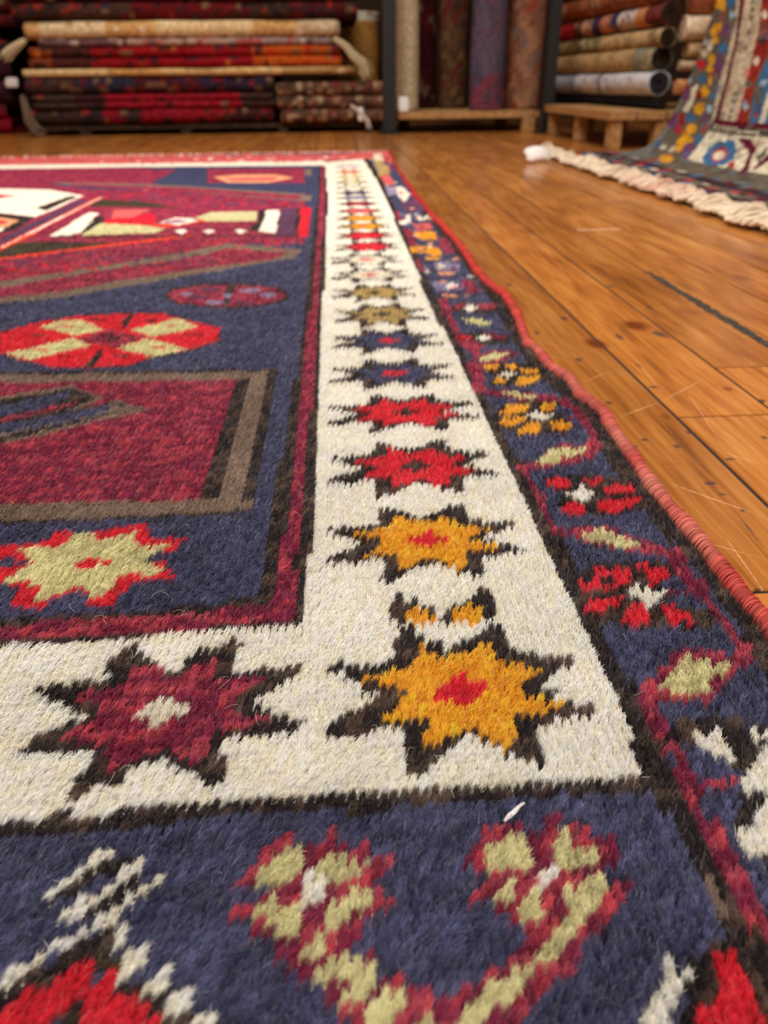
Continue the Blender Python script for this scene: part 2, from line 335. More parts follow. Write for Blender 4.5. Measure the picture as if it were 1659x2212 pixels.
P('W', 'c1', -400,100,-200,150,-60,330,-150,380,-60,440,-300,560,-400,500)
# --- field, large shapes
P('B', 'c6', -800,122, 0,105, 1165,95, 1050,690, 900,708, 0,745, -800,770)
P('K', 'c6', 1138,95, 1168,95, 1062,640, 1010,655)
P('K', 'c6', 990,140, 1042,130, 905,640, 835,640)
P('K', 'c6', -800,745, 0,735, 900,697, 1050,683, 1050,695, 900,708, 0,748, -800,775)
P('K', 'c6', -800,120, 0,104, 1165,92, 1165,102, 0,115, -800,130)
P('M', 'c6', -800,165, 0,150, 1000,135, 835,640, 0,668, -800,700)
P('B', 'c6', -600,260, 0,205, 290,162, 435,215, 300,270, 140,330, 480,222, 625,265, 400,312, 100,390, 0,405, -600,520)
P('K', 'c6', -600,270, 0,220, 290,172, 400,212, 290,262, 0,320, -600,420)
P('N', 'c6', -600,300, 0,245, 290,185, 275,215, 150,262, 0,292, -600,400)
P('K', 'c6', -600,430, 0,315, 470,232, 560,262, 400,300, 0,398, -600,510)
P('B', 'c6', -600,445, 0,345, 470,240, 545,262, 390,292, 0,380, -600,500)
P('N', 'c6', -600,440, 0,325, 470,245, 430,275, 250,320, 0,365, -600,480)
P('M', 'c6', -300,330, 0,300, 200,255, 330,225, 250,262, 0,318)
# green star
P('R', 'c6', -120,900,-60,850,0,835,160,830,235,770,330,790,500,760,615,750,620,810,770,808,745,862,640,868,600,912,675,905,725,972,640,980,560,980,530,1000,480,1085,370,1090,345,1040,320,1010,230,1050,170,1102,40,1092,60,1012,0,1000,-120,960)
P('N', 'c6', -60,885, 40,885, 125,910, 40,925, -60,925)
P('G', 'c6', 60,850,240,840,290,785,370,780,400,815,500,790,560,775,560,820,590,840,710,830,690,860,610,880,585,912,640,910,690,940,650,960,520,960,480,985,430,1055,370,1050,360,1020,310,1010,250,1030,150,1075,130,1050,170,1000,0,985,20,960,130,910,90,880)
P('R', 'c6', 300,905,350,900,385,875,400,895,450,895,440,915,390,920,360,945,300,930)
# octagonal flower
P('K', 'd4', -10,815,178,768,330,743,540,733,680,733,842,773,925,793,918,852,785,893,645,918,540,955,370,968,210,963,100,938,-10,908)
P('R', 'd4', -5,815,180,770,330,745,540,735,680,735,840,775,920,795,915,850,780,890,640,915,540,950,370,965,210,960,100,935,-5,905)
P('G', 'd4', 155,792,250,765,325,760,440,805,305,830,250,812)
P('G', 'd4', 545,805,740,753,835,790,640,835)
P('G', 'd4', 300,838,375,870,120,932,15,905)
P('G', 'd4', 485,880,620,838,785,885,645,916)
P('M', 'd4', 315,848,450,805,610,832,480,882); P('K', 'd4', 440,838, 470,826, 500,838, 470,852)
P('K', 'd4', 540,735,562,735,520,800,500,800); P('K', 'd4', 415,880,440,880,380,962,350,962)
for q in ((380,760,450,765), (600,762,660,766), (120,825,190,828), (770,822,850,826), (240,915,300,918), (480,912,540,915)): P('K', 'd4', q[0], q[1]-5, q[2], q[3]-3, q[2], q[3]+3, q[0], q[1]+3)
for q in ((240,788,300,792), (700,785,740,790), (130,885,190,890), (630,875,690,882)): P('R', 'd4', q[0], q[1]-5, q[2], q[3]-5, q[2], q[3]+4, q[0], q[1]+4)
# small maroon flower
def ell(c, t, cx, cy, rx, ry, n=20): P(c, t, *[v for k in range(n) for v in (cx + rx * math.cos(2 * math.pi * k / n), cy + ry * math.sin(2 * math.pi * k / n))])
ell('K', 'd4', 957, 660, 270, 54); ell('M', 'd4', 955, 660, 250, 46)
P('K', 'd4', 960,610,990,612,950,700,925,700)
for (x, y, rx) in ((890, 635, 50), (1050, 638, 50), (840, 665, 45), (1130, 658, 40), (900, 688, 45), (1020, 690, 40), (780, 655, 30)): ell(random.choice('VP'), 'd4', x, y, rx, 8, 8)
ell('V', 'd4', 955, 660, 22, 12, 8)
# diagonal maroon band with taupe edges
P('M', 'd4', -800,640, 0,510, 500,430, 900,400, 1000,410, 1290,415, 1280,440, 960,440, 850,465, 500,525, 250,565, 0,600, -800,740)
P('B', 'd4', -800,740, 0,600, 250,562, 500,522, 850,462, 960,438, 1275,468, 1240,503, 1050,532, 800,575, 500,626, 250,668, 0,692, -800,850)
P('M', 'd4', -800,775, 0,625, 400,558, 870,486, 950,460, 1212,480, 1150,506, 900,537, 500,597, 250,642, 0,667, -800,815)
# hexagonal cartouche zone
P('M', 'd4', -800,150, 0,120, 860,118, 1290,118, 1285,190, 640,190, 200,190, 380,215, 1290,215, 1290,290, 1315,285, 1295,415, 900,405, 500,440, 0,510, -800,640)
# mottling of the maroon areas with blue and bright red knots (worn, hand-dyed)
SPECK = [('d4', 0, 425, 1290, 470, 'R', 24), ('d4', 0, 520, 700, 560, 'R', 26), ('d4', -50, 470, 900, 540, 'P', 90), ('d4', 250, 190, 1280, 230, 'S', 14), ('d4', 300, 230, 1290, 290, 'R', 24), ('d4', 350, 230, 1290, 280, 'P', 60), ('d4', 0, 125, 640, 180, 'R', 14), ('d4', 90, 135, 320, 165, 'A', 6), ('d4', 0, 120, 300, 185, 'N', 6)]
for t, xa, ya, xb, yb, c, k in SPECK:
    for _ in range(k):
        x = random.uniform(xa, xb); y = random.uniform(ya, yb); w = random.uniform(8, 24); P(c, t, x - w, y, x, y - 4, x + w, y, x, y + 4)
P('N', 'd4', 640,185, 760,120, 890,118, 870,190); P('N', 'd4', 650,186, 1300,186, 1300,232, 1000,215, 700,196)
P('M', 'd4', 870,118, 1280,118, 1282,184, 880,186); P('A', 'd4', 900,160, 1000,152, 1160,150, 1240,165, 1130,185, 960,185)
P('S', 'd4', 940,165, 1180,160, 1150,176, 980,178)
P('N', 'd4', 1282,118, 1345,118, 1340,290, 1290,290)
P('B', 'd4', 1287,128, 1315,128, 1313,155, 1285,155); P('B', 'd4', 1282,238, 1312,238, 1310,262, 1280,262)
P('B', 'd4', 150,176, 800,200, 1282,232, 1282,262, 700,215, 300,196); P('M', 'd4', 300,190, 800,206, 1270,238, 1270,256, 800,222, 300,200)
P('D', 'd4', 370,285, 430,256, 640,270, 760,290)
P('D', 'd4', 0,458, 80,435, 500,435, 560,438, 350,462, 0,497, -600,600, -600,520)
P('O', 'd4', -500,690, 0,500, 500,438, 800,402, 830,408, 500,447, 0,509, -500,705)
P('O', 'd4', -700,620, 0,452, 400,250, 440,245, 70,438, 0,470, -600,640); P('W', 'd4', 0,455, 420,248, 430,248, 0,462)
P('P', 'd4', 0,420, 330,262, 400,250, 0,448)
P('W', 'd4', -700,235, 0,210, 210,215, 355,240, 220,302, 150,328, 0,312, -700,330); P('K', 'd4', 150,292, 300,240, 325,246, 195,304)
P('R', 'd4', -300,236, 0,234, 75,240, 0,250, -300,258); P('K', 'd4', -700,332, 0,314, 150,330, 60,385, -500,500)
P('A', 'd4', -500,350, 0,330, 80,345, 30,370, 0,378, -500,420); P('R', 'd4', -300,352, 0,342, 40,350, 0,362)
P('W', 'd4', -200,430, 0,375, 20,380, -100,440)
P('R', 'd4', 1268,290,1314,290,1298,412,1255,412); P('K', 'd4', 1252,290,1268,290,1255,412,1238,412)
P('P', 'd4', 1185,290,1252,290,1238,410,1165,408)
P('K', 'd4', 1092,300,1120,298,1180,298,1165,400,1040,384,1085,345); P('W', 'd4', 1125,300,1180,300,1160,398,1092,388)
P('G', 'd4', 815,335,890,308,1085,305,1080,345,880,347); P('O', 'd4', 800,340, 620,365, 700,372, 880,347)
P('G', 'd4', 345,375,420,355,600,362,695,378,650,396,345,408)
P('W', 'd4', 205,408,375,310,420,312,310,400,285,408); P('K', 'd4', 300,402,420,318,445,342,345,398); P('W', 'd4', 230,400, 390,345, 330,400)
P('R', 'd4', 445,338,640,312,660,335,640,362,440,356); P('S', 'd4', 480,300, 640,296, 560,330, 470,334)
P('W', 'd4', 670,352,740,330,800,335,835,345,750,362); P('V', 'd4', 690,345, 790,342, 780,352, 700,356); P('R', 'd4', 700,345, 760,338, 760,346)
for x in (760, 880, 1010): P('W', 'd4', x-25,385, x+5,380, x+30,388, x,400)
P('K', 'd4', 220,410, 1235,405, 1235,410, 220,416)
P('G', 'd4', 80,140, 130,145, 110,165, 70,155)
# far end: white border, red guard stripe
P('N', 'd4', -800,112, 880,104, 1345,100, 1345,122, -800,150); P('M', 'd4', -800,135, 300,122, 640,122, 600,190, -800,170)
P('W', 'd4', -800,118, 0,106, 700,96, 1370,90, 1370,112, 640,118, 0,127, -800,150)
P('S', 'a', -500,348, 0,340, 700,334, 850,328, 850,352, 795,343, 705,348, 0,357, -500,372)
for _ in range(120):
    x = random.uniform(-20, 830); y = random.uniform(334, 352) - 6 * x / 830; P(random.choice('RRWMEM'), 'a', x - 6, y, x, y - 1.2, x + 6, y, x, y + 1.2)
for _ in range(40):
    x = random.uniform(0, 690); y = 352 + random.uniform(0, 5) - 6 * x / 830; P(random.choice('RMTV'), 'a', x - 5, y, x, y - 1, x + 5, y, x, y + 1)
# --- lower right, blue border with vine
P('K', 'c5', 250,200,370,100,480,50,740,40,900,40,970,90,1000,150,900,210,950,290,950,340,1130,390,1200,420,1280,400,1320,470,1250,520,900,520,700,530,600,480,430,430,380,380,370,300,280,290)
P('R', 'c5', 310,230,350,175,430,200,450,100,500,90,560,120,620,80,680,130,690,190,600,240,520,262,330,262); P('K', 'c5', 490,180,560,170,575,215,500,225)
P('R', 'c5', 745,90,800,75,870,100,930,80,982,155,900,170,830,235,815,150)
P('R', 'c5', 380,390,400,320,540,310,650,288,640,332,560,362,530,402,420,418)
P('R', 'c5', 630,450,700,375,740,343,790,360,862,470,850,495,780,482,750,512,680,514)
P('R', 'c5', 918,350,970,345,1030,420,1080,390,1152,460,1150,500,1050,482,1000,505,960,450)
P('W', 'c5', 645,275,740,220,780,235,810,200,850,255,940,258,920,300,880,330,850,378,790,372,760,305)
# black outer guard and outer vine
SELI = [(850, 335), (870, 380), (915, 455), (980, 530), (1050, 618), (1093, 677), (1135, 747), (1175, 795), (1214, 839), (1272, 886), (1319, 955), (1377, 1049), (1442, 1129), (1493, 1179), (1565, 1259), (1601, 1309), (1659, 1392), (1720, 1470)]
gu = []
for i, (x, y) in enumerate(SELI): gu += [x + 60, y - 10]
gl = []
for i, (x, y) in enumerate(SELI):
    w = 3 + (y - 335) * .043; gl += [x - w, y]
band('K', 'a', gl, gu)
P('K', 'a', 1600,1330, 1659,1395, 1720,1470, 1720,1530, 1640,1430, 1600,1400)
P('M', 'c5', 1475,700,1485,600,1420,560,1390,500,1330,400,1270,340,1230,240,1130,140,1060,40,1010,0,960,0,1030,90,1110,190,1150,260,1000,250,950,255,990,285,1180,300,1230,390,1330,470,1360,560,1400,640)
P('M', 'c7', 1180,985,1230,960,1300,1060,1340,1120,1340,1180,1290,1150,1230,1060)
P('M', 'c7', 850,500,880,470,860,430,830,380,775,300,700,250,650,240,600,255,680,270,750,320,800,390,815,440,800,480)
P('M', 'c7', 640,330, 780,330, 790,350, 640,345)
# vine + leaf
P('M', 'c5', 740,960,780,890,860,880,890,810,950,790,950,730,1020,690,1080,690,1150,660,1240,670,1300,710,1420,720,1470,660,1560,670,1550,730,1500,790,1430,840,1350,920,1300,1000,1230,1050,1150,1030,1050,1030,900,1010,860,1040,900,1110,930,1200,950,1300,900,1310,850,1270,800,1180,760,1080)
P('G', 'c5', 870,940,900,880,980,860,990,800,1050,760,1060,700,1130,710,1170,760,1230,720,1300,760,1430,760,1400,810,1280,890,1250,960,1170,970,1060,990,1000,970,900,970)
P('K', 'c5', 900,1330,960,1250,1080,1140,1280,1170,1440,1150,1540,1230,1659,1200,1659,1300,1600,1480,1480,1560,1400,1520,1300,1430,1150,1360,1100,1300,1050,1400,950,1380)
P('N', 'c5', 1110,1360, 1200,1350, 1320,1440, 1420,1520, 1400,1590, 1130,1570, 1090,1480)
P('W', 'c5', 1108,1245,1150,1225,1250,1300,1310,1228,1345,1280,1400,1380,1440,1460,1380,1485,1300,1420,1160,1335)
P('W', 'c5', 1500,1235,1560,1250,1659,1245,1659,1300,1590,1320)
P('W', 'c5', 1659,1380,1620,1400,1590,1470,1540,1530,1440,1600,1480,1650,1600,1690,1700,1700,1800,1700,1800,1300,1700,1330)
P('M', 'c5', 930,1370,950,1310,1060,1330,1090,1450,1100,1500,1120,1590,1200,1570,1410,1590,1430,1620,1350,1660,1220,1680,1190,1740,1200,1850,1150,1870,1100,1820,1100,1720,1010,1650,990,1540,1000,1450)
P('K', 'c5', 1450,1690,1600,1690,1800,1720,1800,1790,1640,1760,1560,1850,1460,1960,1400,1900,1500,1780)
P('M', 'c4', 1330,150,1375,140,1395,240,1455,260,1490,350,1545,420,1590,520,1640,610,1659,620,1740,700,1740,780,1640,690,1570,690,1540,600,1510,520,1470,440,1400,370,1385,260,1340,220)
P('K', 'c4', 1490,250,1560,240,1620,330,1540,340)
P('W', 'c4', 1530,275,1585,262,1620,190,1659,175,1800,190,1800,400,1659,395,1600,392,1560,340)
P('K', 'c4', 1590,392,1800,400,1800,440,1640,425)
P('K', 'c4', 1340,830,1420,760,1540,730,1659,780,1740,900,1740,1400,1240,1400,1270,1040,1330,1000)
P('W', 'c4', 1150,1085,1165,1010,1205,970,1225,900,1205,830,1250,785,1295,860,1345,910,1330,955,1280,972,1270,1040,1240,1100,1200,1300,1100,1300)
P('R', 'c4', 1408,825,1425,785,1520,775,1560,850,1600,950,1640,1030,1680,1200,1680,1400,1330,1400,1370,1085,1380,1020,1450,960,1450,880)
# --- right border, upper
P('M', 'c7', 470,560,560,545,600,505,680,455,790,468,850,438,882,470,835,520,720,562,600,575,530,590,560,640,570,690,610,760,650,850,700,865,800,845,900,848,960,878,1100,935,1225,965,1205,1002,1060,975,930,955,800,925,660,885,610,800,570,740,540,670,500,610)
P('G', 'c7', 560,550,600,512,650,480,720,478,800,480,780,508,700,522,650,556); P('G', 'c7', 760,885,860,868,930,873,1000,920,1085,932,1060,952,960,947,880,932,800,912)
P('M', 'c7', 240,75,290,48,350,18,460,22,492,38,380,78,310,82,330,210,400,203,560,218,650,235,642,260,540,264,430,243,330,228,300,190,262,130)
P('G', 'c7', 300,62,360,27,440,35,400,62); P('G', 'c7', 390,217,440,208,575,235,560,252,480,243)
P('K', 'c7', 300,95,380,72,560,80,605,140,560,182,360,184,395,135)
P('Y', 'c7', 315,92,390,82,392,110,330,112); P('Y', 'c7', 420,88,460,80,492,105,430,112); P('Y', 'c7', 500,105,570,98,592,130,520,125)
P('Y', 'c7', 358,172,380,145,430,145,430,177); P('Y', 'c7', 470,167,490,140,592,135,580,160,520,182); P('W', 'c7', 370,127,440,114,482,125,430,147)
P('K', 'c7', 362,325,400,275,520,258,690,260,650,300,700,340,765,382,700,412,600,420,560,405,480,424,390,382)
P('Y', 'c7', 368,322,400,298,450,268,535,280,520,300,440,322); P('Y', 'c7', 388,367,400,340,490,328,525,340,450,382); P('Y', 'c7', 480,412,510,370,550,350,592,370,580,407,530,414)
P('Y', 'c7', 570,287,600,268,662,268,650,297,600,302); P('Y', 'c7', 628,350,680,348,700,368,747,375,710,400,650,387); P('W', 'c7', 515,325,560,305,592,315,662,320,600,352,560,342)
P('K', 'c7', 600,640,640,608,900,608,1060,650,1075,720,1060,765,950,795,700,805,650,760,690,700)
P('R', 'c7', 615,640,650,613,700,618,732,660,690,672,640,667); P('R', 'c7', 758,618,800,630,885,618,870,652,820,662); P('R', 'c7', 878,672,940,652,1045,663,1030,692,900,692)
P('R', 'c7', 676,778,720,728,762,735,803,780,740,797); P('R', 'c7', 835,742,880,720,1055,723,1060,747,980,762,930,792,870,772); P('W', 'c7', 700,700,760,690,778,650,800,688,855,688,800,716,780,732)
P('M', 'c7', 560,690, 610,700, 600,760, 575,740)
# --- right border, far (small, out of focus)
P('M', 'd5', 960,960,1000,950,1050,1010,1040,1060,1080,1150,1240,1230,1200,1290,1140,1330,1180,1400,1230,1510,1180,1520,1120,1350,1180,1300,1100,1240,1010,1080,980,1040)
P('W', 'd5', 1100,1015,1150,985,1200,1010,1150,1035); P('K', 'd5', 1040,1000,1090,975,1300,1000,1310,1040,1200,1045,1060,1040); P('M', 'd5', 1050,990,1120,985,1110,1010,1060,1015); P('M', 'd5', 1190,985,1300,990,1310,1020,1210,1020); P('W', 'd5', 1105,1015,1150,988,1195,1012,1150,1035)
P('G', 'd5', 1090,1075,1170,1070,1280,1100,1270,1115,1180,1110)
P('K', 'd5', 1040,1175,1200,1150,1380,1180,1390,1230,1150,1230); P('R', 'd5', 1050,1180,1120,1170,1180,1190,1120,1200); P('M', 'd5', 1240,1160,1370,1180,1350,1200,1240,1190); P('W', 'd5', 1185,1190,1225,1172,1280,1192,1225,1210); P('M', 'd5', 1100,1205,1200,1210,1190,1230,1110,1225)
P('M', 'd5', 1200,1290,1290,1265,1400,1280,1440,1300,1300,1345,1180,1350); P('G', 'd5', 1200,1310,1280,1280,1390,1285,1320,1320,1210,1330)
P('K', 'd5', 1220,1350,1400,1335,1620,1390,1600,1440,1480,1480,1260,1475,1290,1410)
P('Y', 'd5', 1230,1350,1320,1350,1310,1385,1250,1378); P('Y', 'd5', 1360,1360,1400,1342,1440,1365,1400,1390); P('Y', 'd5', 1430,1375,1560,1385,1560,1405,1470,1400); P('Y', 'd5', 1280,1460,1310,1425,1370,1440,1370,1468); P('Y', 'd5', 1420,1470,1440,1420,1570,1415,1560,1445,1490,1468); P('W', 'd5', 1300,1415,1370,1390,1430,1400,1380,1425)
P('V', 'd5', 920,745,980,730,1090,750,1080,790,960,790); P('E', 'd5', 935,765,970,742,1010,765,970,780); P('A', 'd5', 950,795,1070,800,1050,818,970,815)
P('V', 'd5', 910,860,1000,850,1110,870,1100,905,950,905); P('W', 'd5', 995,885,1040,862,1090,885,1040,905); P('A', 'd5', 1010,930,1150,935,1120,945,1020,945)
P('M', 'd5', 820,720,850,715,880,790,860,800); P('M', 'd5', 1090,850,1160,840,1200,900,1150,910)
P('Y', 'd5', 785,650,850,640,960,648,990,690,930,702,880,680,800,680); P('Y', 'd5', 870,705,980,705,960,722,890,720)
P('Y', 'd5', 805,560,870,550,950,560,960,600,870,605,820,590); P('M', 'd5', 750,540,800,540,830,640,790,640)
P('M', 'd5', 960,590,1010,590,1060,690,1000,690); P('W', 'd5', 720,490,790,480,800,510,740,515); P('W', 'd5', 755,460,790,450,800,480,760,480); P('W', 'd5', 830,450,860,480,900,450,890,480,840,490)
P('S', 'd5', 800,510,900,505,930,540,830,545); P('M', 'd5', 690,440,720,430,750,490,720,495); P('P', 'd5', 720,370,850,370,880,430,760,430)
P('E', 'd5', 680,290,740,285,790,330,760,380,720,350); P('M', 'd5', 740,240,790,260,850,370,820,370); P('S', 'd5', 600,200,650,195,700,270,640,280); P('V', 'd5', 640,290,700,280,720,330,660,340)
P('T', 'd5', 560,110,620,105,640,160,610,230,590,180); P('E', 'd5', 570,90,620,90,630,130,580,130); P('T', 'd5', 600,160,660,160,670,210,620,215); P('M', 'd5', 640,110,660,110,690,200,670,190)
for _ in range(70):
    y = random.uniform(335, 640); f = (y - 335) / 305; xl = 800 + f * 150; xr = 845 + f * 205; x = random.uniform(xl, xr)
    w = 2 + 5 * f; P(random.choice('MMRPEAKV'), 'a', x - w * 1.6, y, x, y - w * .5, x + w * 1.6, y, x, y + w * .5)
# --- bottom border: white diagonal leaf, red motif, two yellow-green flowers
P('W', 'c3', 145,400,165,360,200,335,300,280,400,180,470,155,512,170,480,212,400,235,340,300,250,340,220,405)
P('K', 'c3', 240,370,360,290,440,220,500,200,552,240,480,275,340,350,270,395)
P('W', 'c3', 460,310,600,205,640,180,620,232,570,292,490,322); P('K', 'c3', 470,352,540,312,590,288,622,320,520,382,460,432,350,482,328,452,420,400)
P('W', 'c3', 350,392,470,335,482,370,400,422,348,422); P('W', 'c3', 215,492,240,430,330,398,352,430,290,482)
P('W', 'c3', -200,900,0,720,150,630,300,560,430,460,540,390,640,300,700,258,692,312,620,372,540,432,430,522,320,582,200,642,100,712,0,775,-200,950)
P('W', 'c3', 378,622,500,530,562,478,542,542,500,612,440,642)
P('K', 'c3', -200,950,0,778,180,660,260,635,420,535,500,495,520,520,400,622,240,732,100,805,0,850,-200,1000)
P('R', 'c3', -200,1100,-100,900,0,860,100,805,240,720,402,628,392,700,352,790,250,872,200,930,150,1100); P('R', 'c3', 300,1100,328,923,350,800,480,700,482,780,440,925,420,1100)
P('K', 'c3', 200,925,350,790,328,923,300,1000); P('R', 'c3', 440,1000,450,923,470,860,530,798,592,860,640,925,700,1000)
P('D', 'c3', 395,710,440,612,492,640,472,712,430,735); P('W', 'c3', 468,702,500,650,560,600,622,622,602,692,540,742)
P('K', 'c3', 478,752,602,738,582,822,530,800,490,810); P('W', 'c3', 585,802,620,730,732,688,712,762,640,832); P('K', 'c3', 585,832,700,810,682,880,620,920,590,862)
P('W', 'c3', 682,892,720,820,852,755,832,822,750,905); P('K', 'c3', 700,930,830,850,852,905,760,1000,680,1000); P('W', 'c3', 830,905,860,870,942,880,930,930,880,1000,820,1000); P('K', 'c3', 900,1000,960,900,1000,1000)
P('M', 'c3', 1010,345,1015,290,1110,235,1130,180,1195,140,1240,75,1270,90,1265,150,1310,160,1380,150,1400,80,1460,85,1470,160,1500,190,1560,150,1600,180,1580,240,1650,240,1705,240,1650,300,1610,330,1600,360,1680,370,1705,395,1650,440,1600,450,1580,520,1530,600,1490,640,1500,720,1560,640,1600,620,1605,690,1640,760,1600,923,1480,925,1475,840,1380,832,1385,770,1350,745,1265,752,1255,690,1165,670,1170,600,1180,570,1080,580,1110,520,1070,490,980,480,990,430,1070,410,1110,350)
P('N', 'c3', 1020,350, 1100,325, 1140,345, 1070,410, 1000,400); P('N', 'c3', 1540,120,1560,150,1500,190,1478,150)
P('G', 'c3', 1105,295,1200,185,1262,152,1287,200,1287,300,1200,332,1120,322); P('G', 'c3', 1368,245,1400,188,1470,162,1492,250,1582,208,1587,272,1520,322,1420,322,1390,302)
P('G', 'c3', 1062,475,1080,420,1170,388,1272,408,1282,530,1200,585,1180,500); P('G', 'c3', 1383,442,1470,388,1602,348,1602,432,1500,472,1440,542,1382,592,1362,642,1258,668,1268,600,1370,560)
P('G', 'c3', 1358,722,1380,670,1490,638,1492,722,1430,765); P('G', 'c3', 1478,825,1500,750,1602,688,1602,792,1520,845); P('W', 'c3', 1272,405,1285,318,1340,288,1402,308,1422,382,1350,435)
P('M', 'c4', 0,955,20,900,110,868,122,922,150,965,210,928,262,990,340,960,380,930,340,1400,-40,1400,-60,1000)
P('G', 'c4', 8,1005,110,938,142,1000,132,1042,70,1090,-20,1200,-40,1080); P('G', 'c4', 188,1090,240,1028,255,1090,230,1300,150,1300)
P('G', 'c4', -130,870,-60,790,-30,830,-60,900)
P('M', 'c4', 362,412,450,340,470,290,530,253,600,258,642,298,720,290,730,220,780,210,792,270,870,262,932,290,950,328,1022,328,1057,400,1030,432,950,425,960,480,1010,520,1092,498,1092,562,1030,622,960,692,900,742,862,762,862,832,760,932,690,952,690,1022,640,1090,600,1400,250,1400,260,1085,350,1000,380,930,460,918,540,850,620,760,652,700,640,660,560,642,510,602,400,592,398,550,480,508,460,450)
P('G', 'c4', 458,412,480,348,560,328,602,278,642,340,682,402,660,432,580,442,500,475); P('G', 'c4', 743,402,760,308,790,278,832,290,837,378,940,338,962,380,942,442,850,432,790,462)
P('G', 'c4', 503,545,560,500,612,478,622,540,560,595); P('G', 'c4', 608,572,690,518,702,590,732,632,670,695,640,622); P('G', 'c4', 788,562,850,498,970,488,1012,552,930,582,920,642,862,702,862,742,790,832,690,855,668,802,740,742,780,672,850,622,830,572)
P('G', 'c4', 558,902,600,850,692,860,672,922,580,1002,520,1042,420,1090,380,1300,300,1300,365,1075,440,958,490,930); P('W', 'c4', 688,492,720,438,770,448,782,490,720,515)

GX0, GX1, GY0, GY1 = -1.75, 0.205, -0.12, 2.90
CW, CH = 0.0036, 0.0033
NX, NY = int((GX1 - GX0) / CW), int((GY1 - GY0) / CH)
gx = GX0 + (np.arange(NX) + .5) * CW; gy = GY0 + (np.arange(NY) + .5) * CH
def raster():
    g = np.zeros((NY, NX), dtype=np.int8)
    for c, poly in PAT:
        q = poly[1] if isinstance(poly, tuple) else to_plane(poly)
        i0 = max(0, int((q[:, 0].min() - GX0) / CW) - 1); i1 = min(NX, int((q[:, 0].max() - GX0) / CW) + 2)
        j0 = max(0, int((q[:, 1].min() - GY0) / CH) - 1); j1 = min(NY, int((q[:, 1].max() - GY0) / CH) + 2)
        if i1 <= i0 or j1 <= j0: continue
        X, Y = np.meshgrid(gx[i0:i1], gy[j0:j1]); ins = np.zeros(X.shape, bool); n = len(q)
        for k in range(n):
            x1, y1 = q[k]; x2, y2 = q[(k + 1) % n]
            if y1 == y2: continue
            cnd = ((y1 > Y) != (y2 > Y)) & (X < (x2 - x1) * (Y - y1) / (y2 - y1) + x1); ins ^= cnd
        g[j0:j1, i0:i1][ins] = KEYS.index(c)
    return g
GRID = raster()
SEL = [(-.14, .190), (.27, .190), (.283, .189), (.304, .189), (.329, .190), (.37, .188), (.401, .188), (.439, .191), (.482, .192), (.519, .195), (.547, .187), (.585, .189), (.618, .182), (.669, .183), (.69, .179), (.775, .188),
       (.86, .192), (.932, .186), (1.008, .183), (1.107, .185), (1.221, .189), (1.332, .183), (1.559, .180), (1.905, .180), (2.333, .183), (2.905, .200)]
SY = np.array([a for a, b in SEL]); SX = np.array([b for a, b in SEL])
def sel_x(y): return np.interp(y, SY, SX)
# undulation of the worsted edge: it lifts where it bulges
def lift(x, y):
    e = np.clip((x - (sel_x(y) - .05)) / .05, 0, 1)
    return e * e * (.0016 + .0022 * np.sin(y * 24 + .6) * np.clip((y - .35) * 4, 0, 1)) + .0008 * vnoise(x * 12 + 40, y * 12 + 9, 5)
abr = {}
def knot_colour(i, j):
    """albedo of each knot: dye colour with batch changes from row to row"""
    k = GRID[j, i]; c = PALL[k].copy()
    v = .86 + .28 * vnoise(i * .9 + k * 17., j * .9, 3) ; row = .92 + .16 * vnoise(j * .35, k * 9.1 + .0 * j, 4)
    br = vnoise(i * .55 + 90, j * .55 + 30, 8) * .6 + .4 * vnoise(i * 1.7 + 9, j * 1.7 + 3, 18); isK = (k == KEYS.index('K')); 
    w8 = np.where(k == KEYS.index('W'), .35, 1.0); c *= (1 + (v * row - 1) * w8)[:, None]
    t_ = np.clip((br[isK] - .50) * 5, 0, 1)[:, None]; c[isK] = np.array(lin((40, 33, 36))) * (1 - t_) + np.array(lin((86, 70, 63))) * t_
    isM = (k == KEYS.index('M')); s = (vnoise(i * .33 + 7, j * .9 + 11, 9) > .57) & isM
    c[s] = c[s] * .55 + np.array(lin((200, 84, 98))) * .45
    isN = (k == KEYS.index('N')); s = vnoise(i * .25, j * .6 + 3, 10)[isN]; c[isN] *= (.8 + .4 * s)[:, None]
    hsh = np.random.default_rng(77).random((NY, NX))[j, i]
    c[isN] *= (.62 + .76 * hsh[isN])[:, None]
    mk = isM & (hsh < .22); c[mk] = c[mk] * .45 + np.array(lin((92, 22, 48))) * .55
    mk = isM & (hsh > .86); c[mk] = c[mk] * .5 + np.array(lin((196, 74, 84))) * .5
    mk = (k == KEYS.index('G')) | (k == KEYS.index('Y')) | (k == KEYS.index('R')); c[mk] *= (.84 + .32 * hsh[mk])[:, None]
    return c
RUG = thing('area_rug', 'large flat rug with cream star border on navy and maroon ground, nearest the camera', 'rug')
